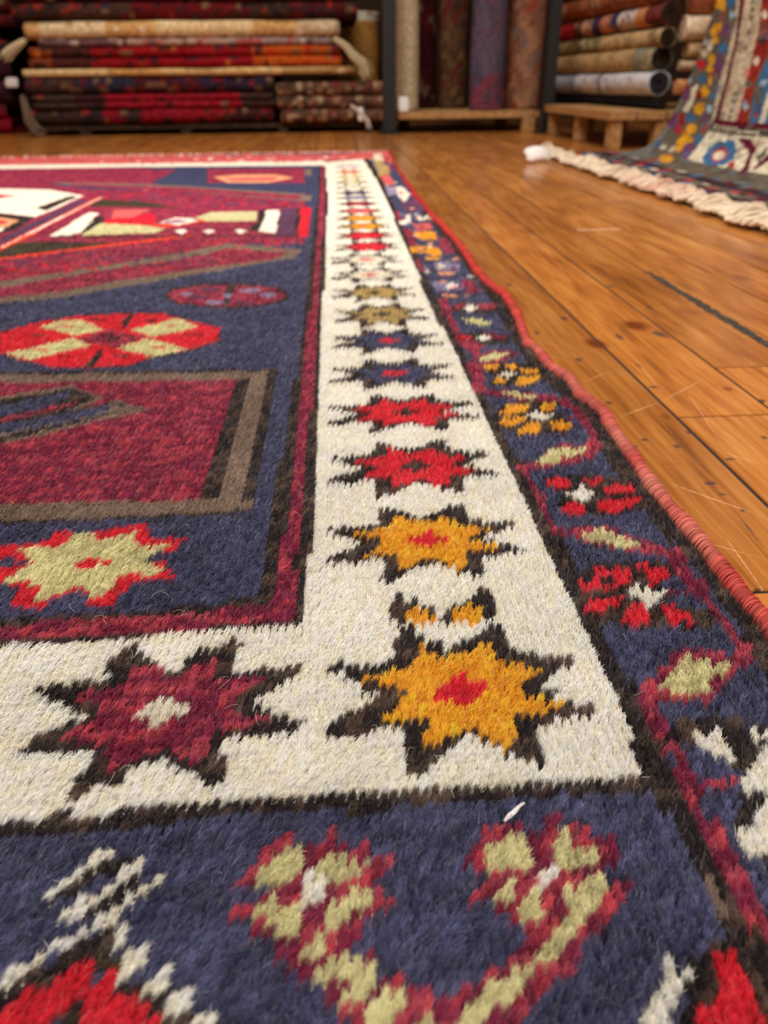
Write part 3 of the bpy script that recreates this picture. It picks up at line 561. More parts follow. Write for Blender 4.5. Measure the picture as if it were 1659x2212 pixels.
# woven ground of the rug with its knots (fine grid, one face per knot)
def rug_base():
    vx = GX0 + np.arange(NX + 1) * CW; vy = GY0 + np.arange(NY + 1) * CH
    X, Y = np.meshgrid(vx, vy); lim = sel_x(Y) - .004; X = np.minimum(X, lim)
    ramp = np.clip((Y - .8) / .8, 0, 1); Z = .0040 + .0032 * ramp + lift(X, Y) + (RNG.random(X.shape) - .5) * .0012
    V = np.stack([X, Y, Z], -1).reshape(-1, 3)
    J, I = np.meshgrid(np.arange(NY), np.arange(NX), indexing='ij')
    keep = (vx[I] < sel_x(vy[J]) - .0045)
    I, J = I[keep], J[keep]; a = J * (NX + 1) + I
    F = np.stack([a, a + 1, a + NX + 2, a + NX + 1], -1)
    col = knot_colour(I, J) * 1.18
    used, inv = np.unique(F.ravel(), return_inverse=True)
    return mesh_np('knotted_ground', V[used], inv.reshape(F.shape), attr_mat('knotted_wool', .95, (900, .5, .001), .1, speck=.25, speck_scale=700), RUG, col, 'FACE')
rug_base()
bm = bmesh.new(); box(bm, (GX0, GY0, .0006), (.172, 2.895, .003)); bm_obj('backing', bm, plain('cotton_backing', (150, 120, 100), 1), RUG)

# pile: single wool fibres, thinner and denser close by
def fibres():
    def dens(y, x): d = np.sqrt(x * x + y * y + CAMH ** 2); return DN * np.minimum(1, (.30 / d)) ** 2.2, d
    DN = 5.2e6
    R_all = []
    for ya, yb in ((.02, .25), (.25, .5), (.5, .9), (.9, 1.5)):
        xa = -.16 - .62 * yb; n_max = dens(np.array([ya]), np.array([0.]))[0][0]
        n = int((yb - ya) * (.2 - xa) * n_max); x = RNG.uniform(xa, .196, n); y = RNG.uniform(ya, yb, n)
        dn, d = dens(y, x); ok = RNG.random(n) < dn / n_max; x, y, d = x[ok], y[ok], d[ok]
        # keep what the photo (with a margin) can see
        c = np.stack([x, y, np.full_like(x, .006 - CAMH)], 1) @ RM; u = CX - c[:, 0] / c[:, 2] * F_; v = CY + c[:, 1] / c[:, 2] * F_
        ok = (u > -160) & (u < 1820) & (v < 2420) & (x < sel_x(y) - .007)
        R_all.append(np.stack([x[ok], y[ok], d[ok]], 1))
    Q = np.concatenate(R_all); x, y, d = Q.T; n = len(x)
    # ragged knots: neighbouring fibres share a knot, rows are staggered a little
    jx = x + .0007 * (vnoise(x * 900, y * 900, 21) - .5) * 2; jy = y + .0010 * (vnoise(x * 700 + 5, y * 700, 22) - .5) * 2
    i = np.clip(((jx - GX0) / CW).astype(int), 0, NX - 1); j = np.clip(((jy - GY0) / CH).astype(int), 0, NY - 1)
    kx = GX0 + (i + .5) * CW; ky = GY0 + (j + .5) * CH
    kr = RNG.random((NY, NX, 3))[j, i]
    Ln = .0064 * (.75 + .4 * RNG.random(n)) * (.9 + .25 * kr[:, 2])
    t = np.clip((x + .14) / .26, 0, 1)
    lx = (.52 * (1 - t) + .10 * t) + .22 * (kr[:, 0] - .5) + .13 * RNG.normal(size=n) + .25 * (vnoise(x * 40, y * 40, 31) - .5)
    ly = .34 + .22 * (kr[:, 1] - .5) + .13 * RNG.normal(size=n) + .3 * (vnoise(x * 45 + 9, y * 45, 32) - .5)
    stray = RNG.random(n) < .035; lx[stray] += RNG.normal(size=stray.sum()) * .7; ly[stray] += RNG.normal(size=stray.sum()) * .5
    hz = np.sqrt(np.clip(1 - lx ** 2 - ly ** 2, .25, 1)); nn = np.sqrt(lx ** 2 + ly ** 2 + hz ** 2); lx /= nn; ly /= nn; hz /= nn
    cl = .55
    base = np.stack([x - .5 * lx * Ln, y - .5 * ly * Ln, .0028 + lift(x, y)], 1)
    def pt(s, e):  # bend gradually
        return base + np.stack([lx * Ln * s * (.5 + .7 * s) + (kx - x) * cl * s, ly * Ln * s * (.5 + .7 * s) + (ky - y) * cl * s, hz * Ln * s * (1.05 - .12 * s)], 1) + e
    tiny = RNG.normal(size=(n, 3)) * .00018
    P4 = np.stack([pt(0, 0), pt(.38, tiny * .5), pt(.72, -tiny), pt(1.0, tiny * 1.8)], 1).astype(np.float32)
    col = knot_colour(i, j) * np.where(GRID[j, i] == KEYS.index('W'), .86 + .28 * RNG.random(n), .70 + .64 * RNG.random(n))[:, None]
    col *= (.84 + .32 * kr[:, 2])[:, None]
    wt = RNG.random(n) < .05; col[wt] = col[wt] * .6 + .12
    dk = GRID[j, i]; isN = dk == KEYS.index('N'); s = isN & (RNG.random(n) < .25); col[s] = col[s] * 1.5 + .012
    rad = (.000068 + .00030 * np.clip(d - .25, 0, 2)).astype(np.float32)
    R4 = np.repeat(rad[:, None], 4, 1) * np.array([1.15, 1.1, .95, .35], dtype=np.float32)
    cv = bpy.data.hair_curves.new('pile'); cv.add_curves([4] * n)
    cv.attributes['position'].data.foreach_set('vector', P4.ravel())
    ra = cv.attributes.get('radius') or cv.attributes.new('radius', 'FLOAT', 'POINT'); ra.data.foreach_set('value', R4.ravel())
    ca = cv.attributes.new('col', 'FLOAT_COLOR', 'CURVE'); cc = np.ones((n, 4), dtype=np.float32); cc[:, :3] = np.clip(col * 1.35, 0, .95); ca.data.foreach_set('color', cc.ravel())
    m = attr_mat('wool_fibre', .62, None, .35, sheen=.0); cv.materials.append(m)
    o = bpy.data.objects.new('pile', cv); C.objects.link(o); o.parent = RUG; o['kind'] = 'stuff'
    print('FIBRES', n)
fibres()

# overcast worsted edge: cord wrapped with red yarn
def selvage():
    path_y = np.arange(-.10, 2.9, .004); path_x = sel_x(path_y) - .0042
    z = .0056 + lift(path_x, path_y)
    k = 14; V, F = [], []
    for a in range(len(path_y)):
        r = .0046 * (1 + .10 * math.sin(path_y[a] * 130) + .10 * random.uniform(-1, 1))
        for b_ in range(k):
            an = 2 * math.pi * b_ / k; V.append((path_x[a] + r * .95 * math.cos(an), path_y[a], z[a] + r * .95 * math.sin(an)))
        if a:
            for b_ in range(k): F.append(((a - 1) * k + b_, (a - 1) * k + (b_ + 1) % k, a * k + (b_ + 1) % k, a * k + b_))
    y = np.array([v[1] for v in V]); nz = vnoise(y * 45, y * 0, 41)[:, None]; warm = np.clip((y - .75) * 3, 0, 1)[:, None]
    def tint(y, r):
        nz = vnoise(y * 30, y * 0 + 1, 41); c = np.array(lin((186, 62, 58)))[None] * (1 - nz[:, None]) + np.array(lin((208, 122, 108)))[None] * nz[:, None]
        far = np.clip((y - .62) * 4, 0, 1)[:, None]; c = c * (1 - far) + np.array(lin((196, 50, 44)))[None] * far
        return c * (.68 + .6 * r ** 2)[:, None]
    s = mesh_np('edge_binding', V, F, attr_mat('binding_core', .9, (1500, .6, .001), .1), RUG, tint(y, RNG.random(len(V))))
    # yarn wraps, one slanted ring after another
    V, F, Yc, Rr = [], [], [], []
    y0 = .10; ks, kt = 16, 5
    while y0 < 1.5:
        step = .00108 * random.uniform(.8, 1.25) * (1 + max(0, y0 - .6) * 1.5); y0 += step
        xx = float(sel_x(y0)) - .0042; zz = .0056 + float(lift(np.array([xx]), np.array([y0]))[0])
        rr = .0047 * (1 + .09 * math.sin(y0 * 130) + random.uniform(-.05, .06)); sl = random.uniform(.0012, .0030); th = step * random.uniform(.56, .7); n0 = len(V); rc = random.random()
        for a in range(ks):
            t = 2 * math.pi * a / ks; c = Vector((math.cos(t), 0, math.sin(t)))
            for b_ in range(kt):
                p = 2 * math.pi * b_ / kt; V.append((xx + c.x * (rr + th * math.cos(p)), y0 + sl * math.cos(t) + th * math.sin(p), zz + c.z * (rr + th * math.cos(p)))); Yc.append(y0); Rr.append(rc)
            for b_ in range(kt):
                a2 = (a + 1) % ks; F.append((n0 + a * kt + b_, n0 + a2 * kt + b_, n0 + a2 * kt + (b_ + 1) % kt, n0 + a * kt + (b_ + 1) % kt))
    w = mesh_np('wrapping_yarn', V, F, attr_mat('binding_yarn', .65, (2500, .5, .0006), .3), RUG, tint(np.array(Yc), np.array(Rr)) * .95)
    w['kind'] = 'stuff'
selvage()

def strands(name, P, rads, cols, mat, parent=None, kind=None):
    """P (n,k,3)"""
    n, k, _ = P.shape; cv = bpy.data.hair_curves.new(name); cv.add_curves([k] * n)
    cv.attributes['position'].data.foreach_set('vector', P.astype(np.float32).ravel())
    ra = cv.attributes.get('radius') or cv.attributes.new('radius', 'FLOAT', 'POINT'); ra.data.foreach_set('value', rads.astype(np.float32).ravel())
    ca = cv.attributes.new('col', 'FLOAT_COLOR', 'CURVE'); cc = np.ones((n, 4), dtype=np.float32); cc[:, :3] = cols; ca.data.foreach_set('color', cc.ravel())
    cv.materials.append(mat); o = bpy.data.objects.new(name, cv); C.objects.link(o)
    if parent: o.parent = parent
    if kind: o['kind'] = kind
    return o
YARN = attr_mat('fringe_yarn', .8, None, .2)
# short worn fringe at the far end
n = 900; fx = RNG.uniform(-1.75, .19, n); s = np.array([0, .4, 1.0])[None, :, None]
d = np.stack([RNG.normal(size=n) * .006, RNG.uniform(.008, .03, n), RNG.normal(size=n) * .0], 1)[:, None, :]
Pf = np.stack([fx, np.full(n, 2.893), np.full(n, .006)], 1)[:, None, :] + d * s + np.stack([0 * fx, 0 * fx, 1 + 0 * fx], 1)[:, None, :] * np.array([0, .006, -.004])[None, :, None]
strands('end_fringe', Pf, np.full((n, 3), .0016), np.array([lin((236, 200, 184)) if r < .6 else lin((220, 90, 80)) for r in RNG.random(n)]), YARN, RUG, 'stuff')

# a few long loose wool hairs on the pile, and a bit of white lint
n = 130; u = RNG.uniform(0, 1500, n); v = RNG.uniform(1000, 1750, n); pts = np.array([ground(a, b, .0085) for a, b in zip(u, v)])
ok = pts[:, 0] < .17; pts = pts[ok]; n = len(pts); an = RNG.uniform(0, 2 * math.pi, n); ln = RNG.uniform(.004, .011, n); cv_ = RNG.uniform(-1, 1, n); S = np.linspace(0, 1, 6)
th = an[:, None] + cv_[:, None] * 1.6 * S[None]; dx = np.cumsum(np.cos(th), 1) * ln[:, None] / 6; dy = np.cumsum(np.sin(th), 1) * ln[:, None] / 6
Ph = np.stack([pts[:, :1] + dx, pts[:, 1:] + dy, .0088 + .0025 * np.sin(S * math.pi)[None] * RNG.random(n)[:, None] + 0 * dx], -1)
strands('loose_hair', Ph, np.full((n, 6), .00004), np.array([lin((60, 44, 36)) if r < .5 else lin((235, 225, 205)) for r in RNG.random(n)]), YARN, RUG, 'stuff')
def lint():
    a = Vector((*ground(1090, 1772, .0095), .0092)); b_ = Vector((*ground(1133, 1738, .0095), .0105)); n = 60
    t = RNG.random(n); o = RNG.normal(size=(n, 3)) * np.array([.00028, .00028, .0002]); P_ = []
    for k in range(n):
        c = a.lerp(b_, t[k] * .5); e = a.lerp(b_, min(1, t[k] * .5 + .5)); ww = 1 - abs(t[k] - .4)
        P_.append([np.array(c) + o[k] * ww, (np.array(c) + np.array(e)) / 2 + o[k] * 1.1 + np.array([0, 0, .0006]), np.array(e) + o[k] * .5])
    ob = strands('lint_tuft', np.array(P_), np.full((n, 3), .00010), np.full((n, 3), .8), YARN); tag(ob, 'tiny white lint tuft lying on the navy border below the cream stars', 'lint', kind='stuff')
lint()

#BACKGROUND
# ------------------------------------------------------------------ shop stock in the background
CLOTH = attr_mat('woven_cloth', .92, (300, .5, .003), .1, speck=.35, speck_scale=60)
def seg_colour(f, segs):
    """segs: list of (end fraction, rgb)"""
    for e, c in segs:
        if f <= e: return np.array(lin(c))
    return np.array(lin(segs[-1][1]))
def motif(c, i, j, seed, amt, pal):
    r = random.Random(seed * 7919 + i * 131 + j * 17)
    if r.random() < amt: return np.array(lin(r.choice(pal))) * .8 + c * .2
    return c
DARKPAL = [(70, 25, 30), (40, 36, 56), (110, 30, 34), (120, 96, 66), (58, 44, 36), (150, 44, 34), (34, 30, 30)]
def folded_rug(label, u0, u1, v0, v1, Y, layers, segs, amt=.25, pal=DARKPAL, depth=.70, seed=1, cell=.03, taper=0.0):
    a = at_y(u0, v1, Y); b_ = at_y(u1, v1, Y); top = at_y(u0, v0, Y).z; z0 = max(a.z, 0.0); h = top - z0; x0, x1 = a.x, b_.x
    nx = max(20, int((x1 - x0) / .012)); prof = []   # (dy, z, layer coordinate)
    lh = h / layers
    prof.append((depth, 0)); prof.append((depth * .5, 0))
    for k in range(layers):
        for m in range(7):
            an = -math.pi / 2 + math.pi * m / 6; prof.append((lh * .5 - lh * .5 * math.cos(an) * (1.0), k * lh + lh / 2 + lh / 2 * math.sin(an)))
        if k < layers - 1: prof.append((lh * .62, (k + 1) * lh))
    prof.append((depth * .5, h)); prof.append((depth, h)); npf = len(prof)
    V, col, F = [], [], []; r = random.Random(seed); offs = [r.uniform(-.02, .02) for _ in range(layers + 1)]
    for i in range(nx + 1):
        f = i / nx; x = x0 + (x1 - x0) * f; e = min(1, min(f, 1 - f) * (x1 - x0) / .03)
        for j, (dy, z) in enumerate(prof):
            lay = min(layers - 1, int(z / lh - 1e-6)); wob = .008 * math.sin(x * 5 + seed + lay) + .004 * math.sin(x * 17 + seed * 2)
            V.append((x + offs[lay] * (1 if f > .5 else -1) * (1 if 0 < f < 1 else 1), Y + dy + wob + (1 - math.sqrt(max(0, e * (2 - e)))) * .03, z0 + z * (1 - taper * f)))
            ci = int(x / cell + 100); cj = int(z / cell * 1.3)
            col.append(motif(seg_colour(f, segs), ci, cj, seed, amt, pal))
        if i:
            for j in range(npf): F.append(((i - 1) * npf + j, i * npf + j, i * npf + (j + 1) % npf, (i - 1) * npf + (j + 1) % npf))
    # end caps as fans around a centre vertex
    for i in (0, nx):
        c = len(V); V.append((V[i * npf][0], Y + depth * .5, z0 + h / 2)); col.append(col[i * npf] * .6)
        for j in range(npf): F.append((c, i * npf + (j + 1) % npf, i * npf + j, c) if i == 0 else (c, i * npf + j, i * npf + (j + 1) % npf, c))
    V = np.array(V); quads = [f for f in F if f[0] != f[3]]; tris = [f[:3] for f in F if f[0] == f[3]]
    bm = bmesh.new(); vs = [bm.verts.new(v) for v in V]
    for f in quads + tris: bm.faces.new([vs[i] for i in f])
    me = bpy.data.meshes.new('folded_rug'); bm.normal_update(); bm.to_mesh(me); bm.free()
    at = me.attributes.new('col', 'FLOAT_COLOR', 'POINT'); cc = np.ones((len(V), 4), dtype=np.float32); cc[:, :3] = col; at.data.foreach_set('color', cc.ravel())
    me.polygons.foreach_set('use_smooth', [True] * len(me.polygons)); me.materials.append(CLOTH)
    o = bpy.data.objects.new('folded_rug', me); C.objects.link(o); tag(o, label, 'rug', 'folded rugs stacked on the left pallet'); return o
YS = 4.25
DK = (44, 26, 26)
folded_rug('dark patterned folded rug lowest in the left stack, on the pallet', 58, 598, 238, 270, YS, 1, [(.22, (62, 46, 40)), (.3, (44, 34, 36)), (.38, (128, 20, 36)), (.45, (60, 40, 44)), (.82, (132, 22, 38)), (1, (60, 30, 34))], .3, seed=3)
folded_rug('crimson folded rug with brown left end, second from the bottom in the left stack', 62, 600, 206, 237.5, YS, 2, [(.18, (66, 50, 44)), (.30, (60, 32, 34)), (.86, (140, 22, 40)), (1, (64, 44, 40))], .16, seed=4)
folded_rug('dark navy and maroon patterned folded rug below the thin tan one', 56, 590, 168, 205.5, YS, 1, [(.2, (70, 50, 48)), (.45, (44, 40, 60)), (.7, (70, 28, 40)), (1, (46, 36, 56))], .45, seed=5)
folded_rug('thin tan folded rug spanning the middle of the left stack', 52, 786, 150, 167.5, YS, 1, [(.25, (214, 184, 134)), (.4, (196, 150, 90)), (.75, (214, 178, 122)), (1, (176, 140, 90))], .08, [(160, 110, 60), (225, 200, 160)], seed=6)
folded_rug('red folded rug with orange right end between two pale rugs', 56, 742, 102, 149.5, YS, 2, [(.08, (128, 62, 30)), (.2, (76, 36, 32)), (.72, (142, 22, 30)), (1, (176, 78, 28))], .22, DARKPAL + [(190, 50, 30), (200, 110, 40)], seed=7)
folded_rug('greyish pink thin folded rug under the cream rolled one', 74, 724, 85, 101.5, YS, 1, [(.3, (110, 80, 80)), (.65, (176, 142, 130)), (1, (150, 128, 122))], .3, [(190, 170, 160), (90, 66, 66), (170, 70, 60)], seed=8)
folded_rug('cream and tan folded rug, thickest pale layer of the left stack', 48, 735, 45, 84.5, YS, 1, [(.05, (206, 164, 110)), (.26, (226, 204, 166)), (.42, (206, 162, 104)), (.72, (222, 194, 148)), (.86, (204, 160, 104)), (1, (196, 172, 140))], .08, [(190, 140, 84), (236, 220, 190)], seed=9)
folded_rug('dark maroon folded rug with brown motifs resting on the cream one', 24, 772, 6, 44.5, YS, 1, [(.15, (60, 40, 34)), (.35, (70, 48, 40)), (.68, (96, 20, 26)), (.8, (62, 46, 36)), (1, (70, 24, 26))], .42, seed=10)
folded_rug('dark red folded rug with pale lettering-like knots at the top edge of the photo', 14, 770, -46, 5.5, YS, 1, [(.3, (62, 36, 32)), (.42, (96, 22, 24)), (.7, (104, 20, 26)), (1, (62, 30, 30))], .32, DARKPAL + [(170, 150, 120)], seed=12)
folded_rug('brown beige patterned folded rug jutting out right of the left stack', 603, 850, 178, 265.5, YS - .02, 3, [(.3, (84, 64, 54)), (.75, (92, 66, 54)), (1, (120, 86, 70))], .55, [(176, 150, 120), (60, 36, 34), (120, 40, 40), (70, 60, 56), (150, 110, 84)], seed=13, cell=.025, depth=.5).location.x = 0.0

def pallet(name, label, x0, x1, y0, y1, h, deck_dir, legs, m, legw=.04, deck_t=.022):
    t = thing(name, label, 'pallet', ((x0 + x1) / 2, (y0 + y1) / 2, 0))
    n = 6
    for k in range(n):
        bm = bmesh.new()
        if deck_dir == 'y':
            w = (x1 - x0) / n; box(bm, (x0 + k * w + .006, y0, h - deck_t), (x0 + (k + 1) * w - .006, y1, h), .002)
        else:
            w = (y1 - y0) / n; box(bm, (x0, y0 + k * w + .006, h - deck_t), (x1, y0 + (k + 1) * w - .006, h), .002)
        bm_obj('deck_board', bm, m, t)
    for l in legs:
        bm = bmesh.new()
        if deck_dir == 'y': box(bm, (x0, l - legw / 2, 0), (x1, l + legw / 2, h - deck_t), .002)
        else: box(bm, (l - legw / 2, y0, 0), (l + legw / 2, y1, h - deck_t), .002)
        bm_obj('stringer', bm, m, t)
    return t
PINE = plain('pale_pine', (196, 146, 92), .7, .3, noise=(6, (158, 112, 66), (196, 156, 106), (8, 1, 8)))
DPINE = plain('dark_pallet_wood', (60, 44, 34), .8, .2, noise=(6, (40, 30, 24), (74, 54, 40), (8, 1, 8)))  # dark brown wood all over, faintly mottled along the boards
xa = at_y(60, 280, YS).x; xb = at_y(846, 280, YS).x; hp = at_y(300, 270, YS).z
pallet('wooden_pallet', 'low dark wooden pallet carrying the left stack of folded rugs', xa, xb, YS + .02, YS + .7, max(hp, .03), 'x', [at_y(182, 285, YS).x, at_y(400, 285, YS).x + .0, at_y(612, 285, YS).x, xb - .03], DPINE, .05)

def roll(name, label, p0, p1, r, segs, amt=.2, pal=DARKPAL, seed=1, group=None, cell=.04, flat=1.0, cat='rug', cap=None):
    p0 = Vector(p0); p1 = Vector(p1); d = p1 - p0; L = d.length; q = d.to_track_quat('Z', 'Y'); nl = max(12, int(L / .012)); k = 30
    V, col, F = [], [], []
    for i in range(nl + 1):
        f = i / nl
        for j in range(k):
            an = 2 * math.pi * j / k; rr = r * (1 + .03 * math.sin(3 * an + seed) + .02 * math.sin(f * 14 + seed + an))
            if j == 3: rr *= 1.03
            v = Vector((rr * math.cos(an), rr * math.sin(an), f * L)); v = q @ v
            if flat != 1.0: v.z = v.z * 1.0
            V.append(p0 + v); col.append(motif(seg_colour(f, segs), int(f * L / cell + .7 * math.sin(j * 1.1) + 9), int(j * 2 * math.pi * r / k / cell + .6 * math.sin(f * L / cell * 2.1) + 9), seed, amt, pal))
        if i:
            for j in range(k): F.append(((i - 1) * k + j, (i - 1) * k + (j + 1) % k, i * k + (j + 1) % k, i * k + j))
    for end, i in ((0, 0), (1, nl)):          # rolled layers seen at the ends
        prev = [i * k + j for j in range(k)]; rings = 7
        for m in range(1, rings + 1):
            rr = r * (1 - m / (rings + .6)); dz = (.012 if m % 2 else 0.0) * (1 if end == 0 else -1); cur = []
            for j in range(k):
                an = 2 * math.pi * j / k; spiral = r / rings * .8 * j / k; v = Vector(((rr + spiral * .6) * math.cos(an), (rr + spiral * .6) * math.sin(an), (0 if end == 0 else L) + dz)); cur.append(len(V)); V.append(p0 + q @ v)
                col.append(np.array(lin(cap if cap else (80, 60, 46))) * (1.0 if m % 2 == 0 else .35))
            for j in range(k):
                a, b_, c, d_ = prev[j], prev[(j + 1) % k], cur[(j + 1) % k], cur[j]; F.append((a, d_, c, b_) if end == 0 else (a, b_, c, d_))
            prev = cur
    o = mesh_np(name, [tuple(v) for v in V], F, CLOTH, None, np.array(col)); tag(o, label, cat, group); return o

# golden tan roll standing behind the left stack, its pale top edge
def vroll(label, u0, u1, Y, vb, segs, amt, pal, seed, ztop=1.9, zb=None, group=None, name='standing_rug_roll', cell=.04, cap=None):
    a = at_y(u0, vb, Y); b_ = at_y(u1, vb, Y); r = (b_.x - a.x) / 2; z = max(0.0, a.z) if zb is None else zb
    lean = at_y((u0 + u1) / 2, 0, Y).x - (a.x + b_.x) / 2
    return roll(name, label, ((a.x + b_.x) / 2, Y + r, z), ((a.x + b_.x) / 2, Y + r, ztop), r, segs, amt, pal, seed, group, cell, cap=cap)
zt = at_y(760, 22, 4.98).z
vroll('golden tan rug roll standing upright behind the right end of the left stack', 690, 826, 5.02, 262, [(.93, (196, 146, 76)), (.96, (240, 232, 220)), (1, (228, 214, 196))], .05, [(176, 120, 54)], 21, ztop=zt, zb=0.0, cap=(226, 206, 180))
# platform with standing rolls
px0, px1 = at_y(862, 250, 4.05).x, at_y(1166, 250, 4.05).x; zpl = at_y(1000, 241, 4.05).z
pt_ = thing('display_platform', 'low pale wooden platform under the upright rug rolls at the back', 'platform', ((px0 + px1) / 2, 4.35, 0))
for k in range(5):
    bm = bmesh.new(); w = .75 / 5; box(bm, (px0, 4.05 + k * w, zpl - .03), (px1, 4.05 + (k + 1) * w - .006, zpl), .003); bm_obj('board', bm, PINE, pt_)
for x in (px0 + .08, px1 - .05):
    for y in (4.07, 4.72):
        if x < px1 - .1 and y < 4.5: continue
        bm = bmesh.new(); box(bm, (x - .03, y - .02, 0), (x + .03, y + .04, zpl - .03), .003); bm_obj('leg', bm, PINE, pt_)
G1 = 'rug rolls standing upright on the platform'
vroll('plain cream rug roll standing beside the black post', 856, 906, 4.18, 222, [(1, (196, 182, 152))], .03, [(180, 166, 138)], 22, zb=zpl, group=G1, cap=(200, 190, 160))
vroll('darkest maroon rug roll standing right of the cream roll', 898, 941, 4.56, 236, [(1, (58, 22, 24))], .4, [(90, 24, 30), (38, 22, 24), (120, 100, 84)], 23, zb=zpl, group=G1)
vroll('dull brown patterned rug roll standing left of the mauve one', 948, 1010, 4.48, 236, [(1, (84, 60, 44))], .5, [(104, 78, 54), (66, 44, 36), (110, 40, 40), (120, 98, 64)], 24, zb=zpl, group=G1)
vroll('mauve and grey blue rug roll with pink flowers, standing', 1018, 1092, 4.12, 240, [(.08, (116, 60, 74)), (1, (92, 80, 98))], .5, [(134, 76, 92), (82, 80, 104), (108, 66, 86), (70, 66, 84)], 25, zb=zpl, group=G1, cell=.07)
vroll('rust and beige floral rug roll at the right end of the platform', 1094, 1172, 4.25, 238, [(1, (150, 98, 78))], .55, [(176, 134, 104), (156, 54, 40), (130, 90, 76), (120, 110, 110), (160, 120, 90)], 26, zb=zpl, group=G1, cell=.055)
# black steel uprights of the racks
STEEL = plain('black_painted_steel', (26, 28, 32), .5, .5)
def post(label, u0, u1, Y, z1=2.6):
    a = at_y(u0, 200, Y).x; b_ = at_y(u1, 200, Y).x; t = thing('rack_post', label, 'post', ((a + b_) / 2, Y + .03, 0))
    bm = bmesh.new(); box(bm, (a, Y, .006), (b_, Y + .07, z1), .004); bm_obj('upright', bm, STEEL, t)
    bm = bmesh.new(); box(bm, (a - .02, Y - .02, 0), (b_ + .02, Y + .09, .008), .001); bm_obj('foot_plate', bm, STEEL, t)
post('black steel post between the left stack and the cream upright roll', 828, 856, 4.0 + .02)
post('black steel post left of the rolls on the right pallet', 1176, 1200, 3.92)

# right pallet and its rolls
XP, hz = .965, .12
t = thing('shipping_pallet', 'pale pine pallet under the horizontal rug rolls on the right', 'pallet', (1.27, 3.4, 0))
for k in range(6):
    bm = bmesh.new(); box(bm, (XP + k * .105, 2.94, hz - .028), (XP + k * .105 + .095, 3.86, hz), .002); bm_obj('deck_board', bm, PINE, t)
for yb_ in (2.98, 3.39, 3.81):
    for xb_ in (XP + .035, at_y(1418, 300, 2.98).x, XP + .58):
        bm = bmesh.new(); box(bm, (xb_ - .02, yb_ - .03, 0), (xb_ + .02, yb_ + .03, hz - .028), .003); bm_obj('block', bm, PINE, t)
XR = 1.16; G2 = 'rug rolls lying on the right pallet'
def hroll(label, L0, R0, rpx, segs, amt, pal, seed, x=XR, cap=(66, 48, 38), cell=.035):
    p0 = at_x(L0[0], L0[1], x); p1 = at_x(R0[0], R0[1], x); r = rpx * (at_x(L0[0], L0[1], x).y / F_) * .72
    return roll('rug_roll', label, p0, p1, r, segs, amt, pal, seed, G2, cell, cap=cap)
BLK = (24, 22, 26)
hroll('black rug roll lying lowest on the right pallet', (1199, 210), (1430, 227), 9, [(1, BLK)], .05, [(40, 36, 40)], 31)
hroll('white and pale blue rug roll above the black one', (1203, 181), (1425, 179), 20, [(.28, (178, 188, 204)), (.32, (128, 138, 160)), (.55, (206, 204, 206)), (.6, (140, 140, 160)), (1, (212, 214, 222))], .22, [(236, 234, 234), (150, 160, 186), (200, 170, 166)], 32, cap=(62, 54, 62))
hroll('beige rug roll with teal near end in the right stack', (1206, 142), (1430, 126), 20, [(.85, (188, 158, 112)), (1, (120, 140, 128))], .25, [(208, 182, 138), (166, 128, 84), (150, 120, 100)], 33)
hroll('tan rug roll with greenish patches in the right stack', (1214, 106), (1444, 80), 16, [(.3, (150, 128, 84)), (.5, (126, 118, 80)), (1, (190, 162, 116))], .4, [(206, 180, 138), (120, 76, 54), (108, 106, 76)], 34)
hroll('rug roll with bright red far end and many coloured stripes', (1217, 72), (1452, 26), 18, [(.22, (186, 32, 34)), (.3, (70, 50, 64)), (.42, (196, 150, 110)), (.5, (60, 50, 80)), (.6, (200, 130, 100)), (.66, (60, 56, 90)), (.8, (206, 196, 190)), (.88, (206, 130, 80)), (1, (100, 50, 50))], .3, [(200, 160, 130), (150, 60, 50), (70, 60, 96)], 35)
hroll('rust orange rug roll at the top of the right stack', (1217, 30), (1452, -26), 21, [(.5, (166, 96, 60)), (1, (150, 90, 60))], .4, [(190, 140, 100), (130, 60, 44), (90, 80, 70)], 36)
hroll('brown rug roll cut by the top edge above the rust one', (1219, -14), (1455, -80), 21, [(1, (130, 84, 58))], .4, [(180, 140, 100), (110, 50, 44)], 37)
def eroll(label, u, v, rpx, Y, c, seed, cap, pal):
    p = at_y(u, v, Y); r = rpx * Y / F_ * .86; roll('rug_roll', label, (p.x, Y, p.z), (p.x + .9, Y, p.z), r, [(1, c)], .35, pal, seed, 'rug rolls behind the draped rug', cap=cap)
eroll('white rug roll with peach stripe showing its end beside the draped rug', 1474, 62, 24, 3.0, (214, 190, 160), 41, (226, 190, 160), [(230, 150, 110), (236, 224, 200)])
eroll('tan rug roll end just below the white and peach one', 1480, 108, 16, 3.0, (176, 140, 100), 42, (170, 130, 96), [(150, 90, 60), (206, 180, 140)])
eroll('small cream rug roll end next to the black roll', 1466, 142, 10, 3.0, (190, 170, 140), 43, (200, 180, 150), [(150, 120, 90)])
eroll('peach rug roll end lowest beside the draped rug', 1458, 188, 15, 3.0, (214, 150, 106), 44, (220, 160, 120), [(190, 120, 80)])
eroll('reddish brown rug roll end at the top beside the draped rug', 1490, 6, 21, 3.0, (150, 80, 54), 45, (140, 80, 56), [(190, 130, 90)])

